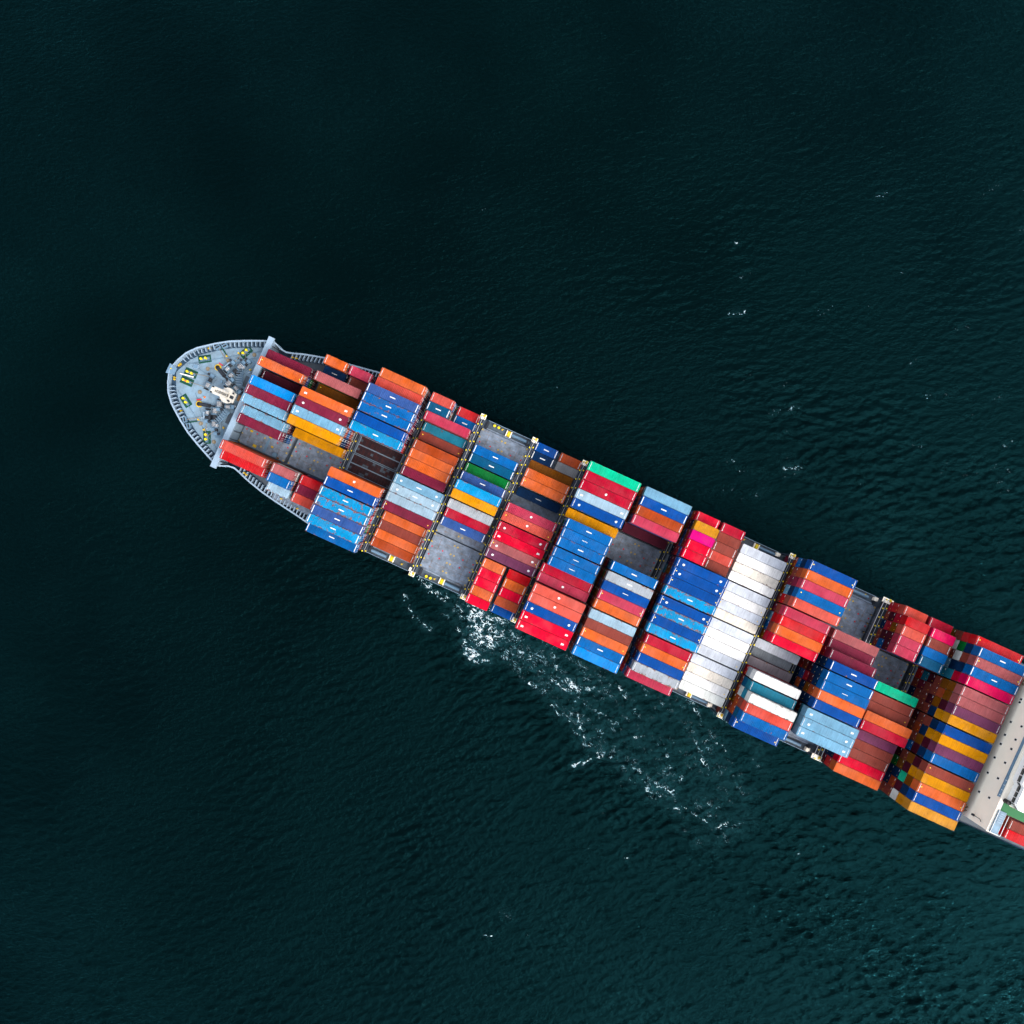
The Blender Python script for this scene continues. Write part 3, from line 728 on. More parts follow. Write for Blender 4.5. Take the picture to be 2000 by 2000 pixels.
# ---- lashing bridges between the bays
mbp = MB(); mbp.box(-.55, -.43, -.08, .08, 0, 1); mbp.box(.43, .55, -.08, .08, 0, 1); pp = mbp.mesh('post', M['bridge'])
mby = MB(); mby.cbox(-.44, 0, 0, .30, .34, .16); mby.cbox(.44, .35, 0, .30, .34, .16); yb = mby.mesh('yellow_stop', M['byellow'])
mbb = MB(); mbb.cbox(0, 0, 0, 1.15, .14, .14); cb = mbb.mesh('cross_beam', M['bridge']); cb2 = mbb.mesh('cross_beam_pale', M['paleblue'])
rows_edges = [vtop(r) for r in range(1, 19)] + [vtop(18) + P]
def lashing_bridge(u, ztop, wide=1.0, pale=False, ends=True):
    m1 = MB(); m1.box(-.42*wide, .42*wide, -22.3, 22.3, -.12, 0)
    br = part('lashing_bridge', m1, M['darksteel'], loc=(u, 0, ztop))
    for x in (-.5, .5):
        c = MB(); c.cyl((x*wide, -22.5, .12), (x*wide, 22.5, .12), .09, 8); part('handrail', c, M['bridge'] if not pale else M['galv'], br)
    c = MB(); c.cyl((0, -22.4, .05), (0, 22.4, .05), .05, 6); part('pipe', c, M['galv'], br)
    for i, v in enumerate(rows_edges):
        o = part('post', pp, None, br, (0, v, -ztop - .5)); o.scale = (wide, 1, ztop + .5)
        o = part('cross_beam', cb2 if pale else cb, None, br, (0, v, -.02)); o.scale = (wide, 1, 1)
        part('yellow_stop', yb, None, br, (0, v, .1))
    if ends:
        for sgn in (-1, 1):
            c = MB(); c.box(-.75*wide, .75*wide, -.55, .75, -.05, .08); e0 = part('end_platform', c, M['cream'], br, (0, sgn*22.4, 0))
            for x in (-.6, .6):
                c = MB(); c.cyl((x*wide, -.4, .08), (x*wide, -.4, 1.1), .07, 6); part('end_post', c, M['galv'], e0)
            c = MB(); c.cbox(.3*wide, .35, .08, .5, .6, .3); part('end_box', c, M['yellow'], e0)
    return br
lashing_bridge(-17.05, 5.0); lashing_bridge(-2.35, 4.6); lashing_bridge(12.0, 4.6)
lashing_bridge(70.2, 7.2, 1.0)
lashing_bridge(98.9, 4.2, 1.9, True)
for u in (-45.8, -31.4, 26.6, 41.4, 56.0, 84.7, 113.9): lashing_bridge(u, 1.6, .9, False, False)
# sloping end frames where a bridge meets the ship's side
for u in (-17.05, 70.2, 98.9):
    for sgn in (-1, 1):
        c = MB(); c.box(-1.6, -.9, -.5, .5, 0, 1.2); c.box(-.9, -.2, -.3, .6, 0, .5)
        part('corner_box', c, M['cream'], loc=(u, sgn*22.0, -.4))
# ---- side decks that show between the stacks
def side_deck(u0, u1, sgn, items):
    c = MB(); c.cyl((u0, -sgn*22.65, .75), (u1, -sgn*22.65, .75), .06, 6); rl = part('side_rail', c, M['bulwark'])
    k = int((u1-u0)/1.6)
    for i in range(k+1):
        c = MB(); c.cyl((u0 + (u1-u0)*i/k, -sgn*22.65, -.5), (u0 + (u1-u0)*i/k, -sgn*22.65, .75), .05, 5); part('rail_post', c, M['bulwark'], rl)
    c = MB(); c.box(u0, u1, -sgn*20.55 - .2, -sgn*20.55 + .2, -.5, .05); part('coaming', c, M['hatch'])
    for kind, u in items:
        if kind == 'box':
            c = MB(); c.cbox(0, 0, 0, .9, 1.5, .8); q0 = part('winch_box', c, M['yellow'], loc=(u, sgn*21.6, -.5))
            c = MB(); c.cbox(0, 0, .8, .5, .9, .12); part('lid', c, M['byellow'], q0)
            c = MB(); c.cbox(-.62, 0, 0, .25, 1.6, .7); c.cbox(.62, 0, 0, .25, 1.6, .7); part('bracket', c, M['cream'], q0)
        elif kind == 'bol':
            c = MB(); c.cbox(0, 0, 0, 2.2, .7, .12); q0 = part('bollard', c, M['deck2'], loc=(u, sgn*22.05, -.5))
            for x in (-.6, .6):
                c = MB(); c.cyl((x, 0, .12), (x, 0, .75), .3, 12); c.cyl((x, 0, .75), (x, 0, .85), .38, 12); part('post', c, M['byellow'], q0)
        elif kind == 'pipe':
            c = MB(); c.cyl((u, -sgn*21.7, -.1), (u + 5.0, -sgn*21.7, -.1), .42, 12); part('pipe', c, M['paleblue'])
        elif kind == 'valve': part('valve', yv, None, loc=(u, sgn*21.9, -.5), rot=1.0)
for s_ in (-1, 1):
    side_deck(-15.6, -3.4, s_, [('bol', -13.1), ('valve', -11.4), ('box', -9.4), ('pipe', -8.5)])
    side_deck(57.5, 69.0, s_, [('box', 63.2), ('pipe', 64.0), ('valve', 59.5)])
    side_deck(86.0, 97.6, s_, [('box', 88.3), ('pipe', 91.0), ('valve', 95.0)])
side_deck(-31.0, -18.8, 1, [('box', -24.1), ('pipe', -30.6), ('valve', -21.0)])
side_deck(-30.8, -18.5, -1, [('valve', -25.0)])
for u, v in ((-69.0,17.0),(-57.2,19.2),(-52.2,19.8),(-70.0,-16.2),(-69.0,-16.4),(-68.3,17.2)):
    part('valve', yv, None, loc=(u, v, .7), rot=.5)

# ---- accommodation block: its front stands up behind the last bay
UF = 129.6
c = MB(); c.box(UF, UF+2.7, -18.4, 18.4, -.5, 25.6); front = part('deckhouse_front', c, M['cream'])
c = MB(); c.box(UF+2.7, UF+15, -12.6, 12.6, -.5, 25.6); part('deckhouse', c, M['cream'])
win = MB(); win.box(-.04, 0, -.24, .24, -.32, .32); win_me = win.mesh('window_glass', M['glass'])
wfr = MB()
for a0, a1, b0, b1 in ((-.32,-.24,-.40,.40),(.24,.32,-.40,.40),(-.24,.24,-.40,-.32),(-.24,.24,.32,.40)): wfr.box(-.03, 0, a0, a1, b0, b1)
wf_me = wfr.mesh('window_frame', M['white'])
wv = [-16.2,-12.7,-11.9,-6.75,-3.35,-.95,2.6,6.6,11.6]
for zf in (7.6, 11.4, 15.3, 19.1, 22.6):
    for v in wv:
        w0 = part('window', wf_me, None, front, (UF-.002, v, zf)); part('pane', win_me, None, w0, (-.01, 0, 0))
c = MB(); c.box(UF-.05, UF+2.7, -18.5, 18.5, 25.6, 25.75); part('bridge_wing_deck', c, M['cream'])
c = MB(); c.box(UF-.6, UF+.3, -10.2, 10.2, 25.1, 25.25)
walk = part('front_walkway', c, M['paleblue'])
c = MB(); c.prism([(UF-.6, -10.2),(UF+.3,-10.2),(UF+.3,-5.6),(UF-.2,-5.0),(UF-.6,-5.0)], 25.26, 25.4); part('walkway_bay', c, M['paleblue'], walk)
for i in range(4):
    c = MB(); c.box(UF-.58, UF+.28, -6.1-i*1.2, -6.04-i*1.2, 25.41, 25.46); part('grating_bar', c, M['white'], walk)
for sgn in (-1, 1):
    c = MB(); c.box(UF+.5, UF+2.3, sgn*15.6 - 2.7, sgn*15.6 + 2.7, 25.76, 26.2); lp = part('wing_locker', c, M['deck'])
    for i in range(5):
        c = MB(); c.box(UF+.9, UF+1.9, sgn*14.4 - 1.2 + i*.5, sgn*14.4 - 1.0 + i*.5, 26.2, 26.3); part('lid_bar', c, M['bulwark'], lp)
    c = MB(); c.prism([(UF+.9, -sgn*10.4),(UF+2.6,-sgn*11.2),(UF+8,-sgn*11.2),(UF+8,-sgn*13.2),(UF+.9,-sgn*13.2)], 25.76, 25.95); part('wing_deck', c, M['wing_green'])
    c = MB(); c.cyl((UF-.4, -sgn*17.0, 21.0), (UF-.4, -sgn*17.0, 23.2), .07, 6); c.cbox(UF-.5, -sgn*17.0, 20.6, .5, .5, .5); c.cyl((UF-.4, -sgn*17.0, 23.2), (UF-.4, -sgn*17.4, 23.7), .07, 6)
    part('davit', c, M['darksteel'], front)
    c = MB()
    for i in range(7): c.cbox(UF-.35, -sgn*17.6+.28*i*sgn, 17.2 + .35*(i % 3), .4, .18, .3)
    part('cable_rack', c, M['rust'], front)
for sgn in (-1, 1):
    c = MB(); c.cyl((UF+.1, -sgn*18.3, 26.7), (UF+.1, -sgn*10.9, 26.7), .05, 6); c.cyl((UF+2.6, -sgn*18.3, 26.7), (UF+2.6, -sgn*13.3, 26.7), .05, 6); c.cyl((UF+.1, -sgn*18.3, 26.7), (UF+2.6, -sgn*18.3, 26.7), .05, 6)
    rl = part('wing_rail', c, M['white'])
    for i in range(9):
        c = MB(); c.cyl((UF+.1, -sgn*(10.9+.92*i), 25.7), (UF+.1, -sgn*(10.9+.92*i), 26.7), .04, 5); part('rail_post', c, M['white'], rl)
# wheelhouse with its band of windows
pf = [(UF+.55, -5.2), (UF+.55, 5.2), (UF+1.25, 5.9), (UF+1.25, 10.0), (UF+2.6, 11.0), (UF+10, 11.0), (UF+10, -11.0), (UF+2.6, -11.0), (UF+1.25, -10.0), (UF+1.25, -5.9)]
c = MB(); c.prism([(x, -y) for x, y in pf], 25.76, 28.3); wh = part('wheelhouse', c, M['white'])
c = MB(); c.prism([(x+.12, -y*.99) for x, y in pf], 28.3, 28.75); roof = part('wheelhouse_roof', c, M['white'])
def win_run(p, q, nwin):
    p = np.array(p); q = np.array(q); d = (q-p)/nwin; l = np.linalg.norm(d); t = d/l; nrm = np.array((-abs(t[1]), 0)) if abs(t[0]) < .2 else np.array((-t[1], t[0]))
    if nrm[0] > 0: nrm = -nrm
    nrm = nrm/np.linalg.norm(nrm)
    for i in range(nwin):
        a0 = p + d*(i+.08); b0 = p + d*(i+.92)
        o1, o2 = nrm*.05, nrm*.30
        vs = [(*(a0+o1), 27.15), (*(b0+o1), 27.15), (*(b0+o2), 28.0), (*(a0+o2), 28.0)]
        bk = [(*a0, 27.15), (*b0, 27.15), (*b0, 28.0), (*a0, 28.0)]
        vs = [(x, -y, z) for x, y, z in vs + bk]
        c = MB(); c.add(vs, [(0,1,2,3),(7,6,5,4),(0,4,5,1),(1,5,6,2),(2,6,7,3),(3,7,4,0)]); part('window', c, M['glass'], wh)
win_run((UF+.55,-5.2), (UF+.55,5.2), 6); win_run((UF+1.25,5.9), (UF+1.25,10.0), 3); win_run((UF+1.25,-10.0), (UF+1.25,-5.9), 3)
win_run((UF+.55,5.2), (UF+1.25,5.9), 1); win_run((UF+1.25,-5.9), (UF+.55,-5.2), 1); win_run((UF+1.25,10.0), (UF+2.6,11.0), 1)
c = MB(); c.cyl((UF+1.0, -10.4, 25.8), (UF+1.0, -10.4, 27.2), .5, 12); part('searchlight', c, M['black'], wh)
for x, v, r_ in ((3.5,9.2,.3),(4.6,4.0,.5),(2.6,7.2,.22),(5.0,-3,.6)):
    c = MB(); c.cyl((UF+x, -v, 28.75), (UF+x, -v, 29.6), r_, 10); c.cbox(UF+x+.5, -v, 28.75, .6, .3, .3); part('antenna_base', c, M['galv'] if r_ < .4 else M['white'], roof)
c = MB(); c.cyl((UF+6, 0, 28.75), (UF+6, 0, 38), .6, 10, 0, .3); part('radar_mast', c, M['white'])

# ------------------------------------------------------------------ containers
COL = dict(
 org=((250,118,62),'orange'), sal=((246,104,88),'salmon'), red=((235,45,52),'red'), brt=((252,12,58),'bright red'), crm=((212,34,62),'crimson'),
 pkr=((222,72,100),'pinkish red'), pnk=((200,108,110),'dusty pink'), mag=((245,30,140),'magenta'), hpk=((255,10,98),'hot pink'),
 bur=((146,44,72),'burgundy'), dbu=((92,28,48),'dark burgundy'), brn=((168,80,68),'brownish red'), obr=((205,88,48),'rust orange'), mus=((150,88,24),'mustard brown'),
 yel=((255,168,16),'yellow'), amb=((240,165,55),'amber'), blu=((0,114,194),'blue'), roy=((0,88,178),'royal blue'), vio=((62,100,172),'violet blue'), nav=((12,54,98),'navy'),
 teb=((6,98,142),'dark teal'), tea=((40,145,175),'teal'), cya=((12,165,228),'cyan'), sky=((24,155,242),'sky blue'), lbl=((138,195,228),'light blue'), pbl=((186,218,238),'pale blue'),
 gry=((150,150,152),'grey'), lgr=((200,208,216),'light grey'), prg=((165,155,162),'mauve grey'), wht=((255,255,255),'white'), cre=((252,238,215),'cream'), bwh=((215,224,240),'bluish white'),
 tur=((0,222,168),'turquoise'), grn=((16,138,62),'green'), mau=((134,68,104),'mauve'), dgn=((10,60,45),'dark green'), crd=((236,92,78),'coral'), whs=((232,236,230),'off-white'))
def rgba(c, wear):
    rgb = COL[c][0]; k = KALB
    if c in ('wht',): return (.58, .57, .555, wear*.8)
    if c in ('cre',): return (.52, .475, .41, wear*.8)
    if c == 'bwh': return (.40, .425, .47, wear*.8)
    if c == 'whs': return (.46, .47, .445, wear*.8)
    a = alb(rgb, k); return (a[0], a[1], a[2], wear)
LEN = {20: 6.06, 40: 12.19, 45: 13.72}
def container_meshes(L, smooth=False):
    hw, h, hl = 1.195, HC, L/2
    m = MB()
    # floor, corner posts, rails
    m.box(-hl+.01, hl-.01, -hw+.01, hw-.01, .02, .16, 0)
    for sx in (-1, 1):
        for sy in (-1, 1):
            x0 = sx*hl; y0 = sy*hw
            m.box(min(x0, x0-sx*.16), max(x0, x0-sx*.16), min(y0, y0-sy*.12), max(y0, y0-sy*.12), .12, h-.12, 0)
            for z0 in (0, h-.12):
                m.box(min(x0+sx*.004, x0-sx*.18), max(x0+sx*.004, x0-sx*.18), min(y0+sy*.004, y0-sy*.16), max(y0+sy*.004, y0-sy*.16), z0, z0+.12+.003*(z0 > 0), 1)
    for sy in (-1, 1):
        y0 = sy*hw
        m.box(-hl+.17, hl-.17, min(y0, y0-sy*.07), max(y0, y0-sy*.07), h-.13, h-.012, 0)
    for sx in (-1, 1):
        x0 = sx*hl
        m.box(min(x0, x0-sx*.10), max(x0, x0-sx*.10), -hw+.16, hw-.16, h-.16, h-.012, 0)
    # roof: transverse corrugations
    nr = int(L/.42); xs_ = []
    x = -hl+.10; st = (L-.20)/nr
    hi, lo = h-.022, h-.052
    if smooth:
        m.add([(-hl+.1,-hw+.07,hi),(hl-.1,-hw+.07,hi),(hl-.1,hw-.07,hi),(-hl+.1,hw-.07,hi)], [(0,1,2,3)], 0)
    else:
        for i in range(nr):
            a = x + i*st
            prof = [(a, lo), (a+.25*st, lo), (a+.40*st, hi), (a+.85*st, hi), (a+st, lo)]
            for (xa, za), (xb, zb) in zip(prof[:-1], prof[1:]):
                m.add([(xa,-hw+.07,za),(xb,-hw+.07,zb),(xb,hw-.07,zb),(xa,hw-.07,za)], [(0,1,2,3)], 0)
    # corrugated side walls
    ns = int(L/.56); st = (L-.32)/ns
    for sy in (-1, 1):
        for i in range(ns):
            a = -hl+.16 + i*st
            prof = [(a, 0), (a+.3*st, 0), (a+.5*st, -.035), (a+.8*st, -.035), (a+st, 0)]
            for (xa, da), (xb, db) in zip(prof[:-1], prof[1:]):
                ya, yb2 = sy*(hw-.015+da), sy*(hw-.015+db)
                q4 = [(xa,ya,.12),(xb,yb2,.12),(xb,yb2,h-.13),(xa,ya,h-.13)]
                m.add(q4 if sy < 0 else q4[::-1], [(0,1,2,3)], 0)
    # corrugated front end
    for i in range(6):
        a = -hw+.12 + i*(2*hw-.24)/6; s6 = (2*hw-.24)/6
        prof = [(a, 0), (a+.3*s6, 0), (a+.5*s6, .035), (a+.8*s6, .035), (a+s6, 0)]
        for (ya, da), (yb2, db) in zip(prof[:-1], prof[1:]):
            m.add([(-hl+.015+da,ya,.12),(-hl+.015+da,ya,h-.15),(-hl+.015+db,yb2,h-.15),(-hl+.015+db,yb2,.12)], [(0,1,2,3)], 0)
    body = m.mesh('container_body', [M['paint'], M['casting']])
    d = MB()
    d.box(hl-.08, hl-.04, -hw+.12, -.02, .16, h-.17, 0); d.box(hl-.08, hl-.04, .02, hw-.12, .16, h-.17, 0)
    for y in (-.82, -.36, .36, .82):
        d.cyl((hl-.01, y, .14), (hl-.01, y, h-.16), .03, 6, 1)
        d.cbox(hl-.015, y+.1, 1.1, .03, .26, .05, 1)
    for z in (.5, 1.3, 2.1):
        for y in (-1.08, 1.08): d.cbox(hl-.02, y, z, .04, .12, .1, 1)
    d.cbox(hl-.03, .55, 1.7, .015, .8, .16, 2); d.cbox(hl-.03, .55, 1.45, .015, .6, .12, 2)
    door = d.mesh('container_door', [M['paint'], M['galv'], M['marking']])
    return body, door
CM = {k: container_meshes(v) for k, v in LEN.items()}
CM['r'] = container_meshes(12.19, True)
# roof markings
def mk_marks():
    D = {}
    m = MB()
    y = -.95
    for w in (.10,.10,.10,.10,.0,.10,.10,.10,.10,.10,.10,.0,.12):
        if w: m.box(-.085, .085, y, y+w, 0, .008)
        y += .145
    m.box(-.085, -.06, -.95, .95, 0, .007); D['bar'] = m.mesh('id_bar', M['marking'])
    m = MB(); m.box(-.10, .10, -.95, .95, 0, .008); D['thick'] = m.mesh('id_thick', M['marking'])
    m = MB(); m.box(-.72, .72, -.13, .13, 0, .008); D['dash'] = m.mesh('dash', M['marking'])
    m = MB()
    for i in range(7): m.box(-.75+i*.22, -.60+i*.22, -.09, .09, 0, .008)
    D['word'] = m.mesh('word_strip', M['marking'])
    m = MB(); pl_ = [(.42,.0),(.38,.22),(.2,.38),(0,.3),(-.12,.36),(-.32,.26),(-.42,.02),(-.3,-.25),(-.02,-.4),(.22,-.3)]
    m.prism([(x*.78, y*.78) for x, y in pl_], 0, .008); D['blob'] = m.mesh('round_mark', M['marking'])
    m = MB(); m.box(-.36, -.05, -.24, .24, 0, .008); m.box(.0, .34, -.2, .24, 0, .008); D['block'] = m.mesh('block_mark', M['marking'])
    m = MB(); m.cyl((0,0,0), (0,0,.008), .15, 8); D['dot'] = m.mesh('dot_mark', M['yellow_marking'])
    return D
MK = mk_marks()
def add_marks(root, L, code):
    hl = L/2; z = HC + .002
    inner = hl - .42
    for ch in code:
        if ch == 'y' and random.random() < .5: continue
        if ch in 'hH' and random.random() < .28: continue
        if ch == 'e' and random.random() < .30: ch = random.choice('ff ')
        if ch == 'e':
            for s_ in (-1, 1): obj('roof_marking', MK['bar'], root, (s_*inner, 0, z))
        elif ch == 't':
            for s_ in (-1, 1): obj('roof_marking', MK['thick'], root, (s_*(hl-.3), 0, z))
        elif ch == 'f': obj('roof_marking', MK['bar'], root, (-inner, 0, z))
        elif ch == 'd': obj('roof_marking', MK['dash'], root, (0, 0, z))
        elif ch == 'w': obj('roof_marking', MK['word'], root, (0, 0, z))
        elif ch == 'h': obj('roof_marking', MK['blob'], root, (0, 0, z), random.uniform(-.4, .4))
        elif ch == 'H':
            for s_ in (-1, 1): obj('roof_marking', MK['blob'], root, (s_*(hl-1.85), -.1, z), random.uniform(-.4, .4))
        elif ch == 'b':
            for s_ in (-1, 1): obj('roof_marking', MK['block'], root, (s_*(hl-1.4), -.1, z))
        elif ch == 'y':
            for s_ in (-1, 1): obj('roof_marking', MK['dot'], root, (s_*(hl-.8), -.35*s_, z))

# each bay: row -> colour, tiers, length, roof marks, wear ; 20-foot pairs carry f (fore) or a (aft)
T = {}
T['A'] = {4:('bur',3,40,'e',0),5:('org',4,40,'ey',0),6:('dbu',2,40,'e',0),7:('sky',4,40,'e',0),8:('bur',4,40,'e',.1),9:('lbl',4,40,'e',.55),10:('lbl',3,40,'e',.6),11:('bur',3,40,'e',.15),14:('crd',4,40,'e',.25),15:('red',3,40,'ey',0)}
T['B'] = {'2f':('org',3,20,'e',0),'3f':('nav',2,20,'w',0),'2a':('pkr',3,20,'e',.3),'3a':('brn',2,20,'e',0),4:('pnk',4,40,'e',0),5:('mus',2,40,'y',0),6:('org',5,45,'b',0),7:('bur',5,45,'eH',.1),8:('lbl',5,45,'eb',.35),9:('yel',5,45,'',0),10:('yel',2,45,'',0),
          '14f':('pnk',4,20,'e',.25),'15f':('blu',4,20,'e',0),'16f':('pbl',3,20,'e',.6),'14a':('red',3,20,'e',.1),'15a':('bur',3,20,'e',.1),'16a':('crd',3,20,'e',.2)}
T['C'] = {1:('org',4,40,'e',.1),2:('crd',4,40,'e',0),3:('vio',5,45,'td',.25),4:('blu',5,45,'td',.62),5:('blu',5,45,'td',.60),6:('roy',5,45,'eH',0),7:('cya',5,45,'ed',.55),
          12:('org',5,45,'eh',0),13:('roy',5,45,'td',.1),14:('cya',5,45,'td',.78),15:('cya',5,45,'td',.85),16:('vio',5,45,'td',.45),17:('cya',5,45,'td',.72),18:('blu',4,45,'td',.2)}
T['D'] = {'1f':('crd',3,20,'e',0),'2f':('teb',3,20,'td',0),'1a':('red',1,20,'e',.2),'2a':('blu',1,20,'td',0),3:('pkr',3,40,'e',0),4:('tea',1,40,'e',.45),5:('brn',1,40,'ey',.2),
          6:('obr',2,40,'e',0),7:('org',2,40,'ey',0),8:('org',2,40,'ey',.2),9:('bur',2,40,'e',0),10:('lbl',2,45,'eHd',.3),11:('pbl',2,45,'eHd',.5),12:('pbl',2,45,'eH',.4),13:('bur',2,45,'eHy',0),
          14:('org',1,40,'e',0),15:('brn',1,40,'e',0),16:('org',1,40,'e',0),17:('obr',1,40,'e',.1)}
T['E'] = {4:('blu',2,40,'td',.1),5:('teb',2,40,'td',.2),6:('grn',2,40,'e',0),7:('vio',3,40,'td',.45),8:('cya',4,40,'e',.3),9:('yel',4,40,'',0),10:('lgr',3,40,'f',.45),11:('crm',2,40,'e',.25),12:('vio',2,40,'td',.3)}
T['F'] = {'1f':('roy',1,20,'td',.1),'2f':('nav',1,20,'td',0),'1a':('obr',1,20,'e',0),'2a':('gry',1,20,'',.2),3:('mus',1,40,'y',.3),4:('org',2,40,'ey',.1),5:('org',2,40,'ey',.1),6:('nav',1,40,'w',0),
          8:('pkr',3,45,'eh',.1),9:('sal',3,45,'ehy',0),10:('crm',3,45,'eH',.1),11:('brt',3,45,'eb',0),12:('pnk',3,45,'eHy',.3),13:('mau',3,45,'eH',.1),
          '14f':('org',3,20,'e',.2),'15f':('brt',3,20,'e',0),'16f':('brt',3,20,'e',0),'17f':('org',3,20,'e',.1),'18f':('brt',3,20,'e',0),
          '14a':('red',3,20,'e',.1),'15a':('org',3,20,'e',.2),'16a':('brt',3,20,'e',0),'17a':('obr',3,20,'e',.35),'18a':('roy',2,20,'e',.1)}
T['G'] = {1:('tur',5,45,'e',.1),2:('crm',5,45,'eh',0),3:('crm',5,45,'eh',0),4:('pbl',5,45,'eb',.1),5:('roy',5,45,'eH',0),6:('yel',4,45,'',.1),7:('blu',5,40,'td',.1),8:('blu',5,40,'ew',0),9:('blu',5,40,'td',.4),
          10:('blu',5,40,'ew',0),11:('blu',5,40,'ew',0),12:('crm',4,45,'ehy',.25),13:('pkr',4,45,'eh',.1),14:('sal',5,45,'ehy',0),15:('sal',5,45,'ehy',0),16:('roy',5,45,'eH',0),17:('brt',5,45,'eb',.1),18:('brt',5,45,'eb',0)}
T['H'] = {1:('lbl',5,40,'e',.25),2:('roy',5,40,'td',0),3:('obr',5,40,'e',.25),4:('pkr',5,40,'e',.3),5:('dbu',2,40,'',0),9:('blu',5,40,'td',.15),10:('lgr',5,40,'d',.5),11:('roy',5,40,'ew',0),12:('pkr',5,40,'ey',.1),13:('org',5,40,'e',.1),
          14:('pbl',5,40,'e',.4),15:('brn',5,40,'e',.35),16:('org',5,40,'ey',.1),17:('blu',5,40,'td',.3),18:('sky',5,40,'e',.1)}
T['I'] = {'1f':('brt',4,20,'e',0),'2f':('amb',5,20,'e',.2),'3f':('mag',5,20,'e',.2),'4f':('brt',5,20,'e',0),'5f':('brt',5,20,'e',0),'1a':('crm',4,20,'e',0),'2a':('brn',4,20,'e',.1),'3a':('brn',4,20,'e',.1),'4a':('crd',4,20,'e',.15),'5a':('brn',4,20,'e',0),
          6:('roy',5,45,'eH',.2),7:('roy',5,45,'eHy',0),8:('roy',5,45,'eHy',0),9:('cya',5,45,'ed',.72),10:('roy',5,45,'eHy',0),11:('cya',5,45,'ed',.85),12:('roy',5,45,'eHy',0),13:('cya',5,45,'ed',.7),
          14:('crm',5,40,'ey',.1),15:('org',5,40,'ey',.25),16:('roy',5,40,'e',0),17:('lgr',5,40,'e',.6),18:('pkr',4,40,'e',.3)}
T['J'] = {r: (c_, 3, 'r', 'y' if r % 3 else '', w_) for r, c_, w_ in ((2,'bwh',.15),(3,'wht',.2),(4,'cre',.45),(5,'wht',.3),(6,'bwh',.35),(7,'wht',.3),(8,'bwh',.45),(9,'cre',.35),(10,'bwh',.1),(11,'wht',.25),(12,'wht',.1),(13,'bwh',.2),(14,'bwh',.2),(15,'cre',.5),(16,'wht',.3),(17,'whs',.4))}
T['K'] = {1:('roy',6,40,'ey',0),2:('org',6,40,'ey',0),3:('pkr',6,40,'ey',.1),4:('blu',6,40,'ey',0),5:('sal',6,40,'e',.1),6:('pkr',5,40,'e',.15),7:('red',5,40,'e',.15),8:('org',5,40,'e',0),9:('brt',5,40,'e',.15),10:('bwh',2,'r','y',.3),11:('lgr',1,'r','',.2),12:('prg',2,'r','',.5),
          13:('wht',5,40,'',.35),14:('tea',5,40,'e',.1),15:('whs',6,40,'',.6),16:('crd',6,40,'ey',.15),17:('blu',6,40,'e',.45),18:('roy',5,40,'ey',0)}
T['L'] = {6:('pnk',4,40,'e',.2),7:('bur',4,40,'e',.1),8:('bur',5,40,'e',0),9:('roy',6,40,'td',.25),10:('blu',6,40,'td',.15),11:('blu',6,40,'ew',0),12:('org',6,40,'e',0),13:('roy',6,40,'ey',0),14:('lbl',6,45,'eb',.2),15:('lbl',6,45,'eH',.25),16:('lbl',6,45,'eb',.1)}
T['M'] = {'1f':('crd',4,20,'e',.25),'2f':('red',5,20,'e',.1),'3f':('sal',5,20,'e',.2),'4f':('pkr',5,20,'e',.1),'5f':('pkr',5,20,'e',.1),'1a':('crm',4,20,'e',.2),'2a':('hpk',5,20,'e',0),'3a':('brn',5,20,'e',.2),'4a':('blu',5,20,'e',0),'5a':('teb',5,20,'e',.1),
          9:('tur',4,40,'',.45),10:('brn',4,40,'e',.1),11:('brn',4,40,'ey',.1),12:('org',5,40,'',.2),13:('crm',5,40,'e',.2),14:('mau',4,40,'e',.1),15:('brn',4,40,'e',.1),16:('brn',4,40,'e',.1),17:('brt',4,40,'e',.2),18:('org',4,40,'e',.15)}
T['N'] = {1:('red',6,40,'ey',.25),2:('blu',7,40,'td',0),3:('pnk',7,40,'ey',.1),4:('blu',7,40,'td',0),5:('hpk',7,40,'e',0),6:('pnk',7,40,'e',.1),7:('pnk',7,40,'e',.2),8:('mau',7,40,'e',.1),9:('yel',7,40,'',.1),10:('roy',7,40,'e',0),11:('yel',7,40,'',0),12:('mau',7,40,'y',.35),13:('blu',7,40,'ey',.25),
          14:('brn',7,40,'ey',.1),15:('yel',7,40,'',0),16:('org',7,40,'ey',.2),17:('roy',7,40,'e',.1),18:('amb',7,40,'',.15)}
T['O'] = {16:('brn',4,40,'e',.1),17:('red',4,40,'e',.2)}
LOW = {  # what shows on the forward ends below the top container
 'N': {1:'red brn mus dbu',2:'nav grn whs teb',3:'brn whs brn nav',4:'nav nav lbl nav',5:'crm tea tea brn',6:'mus mus brn dbu',7:'mus obr brn brn',8:'dbu mus dbu brn',9:'yel nav brn brn',10:'nav brn brn dbu',11:'yel nav obr brn',12:'dbu mus brn dgn',13:'nav dbu blu brn',14:'dbu mus brn dbu',15:'yel dbu mus grn',16:'mus tur nav nav',17:'nav dbu obr nav',18:'yel whs brn brn'},
 'K': {1:'nav blu obr nav',2:'obr brn mus crm',3:'bur bur brn dgn',4:'nav lbl mus brn',5:'brn red brn bwh',6:'brn bur brn dbu',7:'red lbl brn bur',8:'brn blu mag nav',9:'crm mus bur brn',10:'brn',12:'crm',13:'lgr red brn obr',14:'teb brn nav brn',15:'tea whs obr nav',16:'brn obr mus brn',17:'teb obr brn brn',18:'nav lbl crm brn'},
 'M': {'1f':'red crm brn','2f':'crm dbu brn','3f':'mus crm nav brn','4f':'dbu dbu brn','5f':'dbu blu brn'},
 'L': {8:'crm obr brn',9:'nav nav dgn',10:'nav nav dbu',11:'nav dbu crm',12:'obr mus nav',13:'nav nav nav',14:'tea dbu crm',15:'tea nav dbu',16:'tea nav crm'},
}
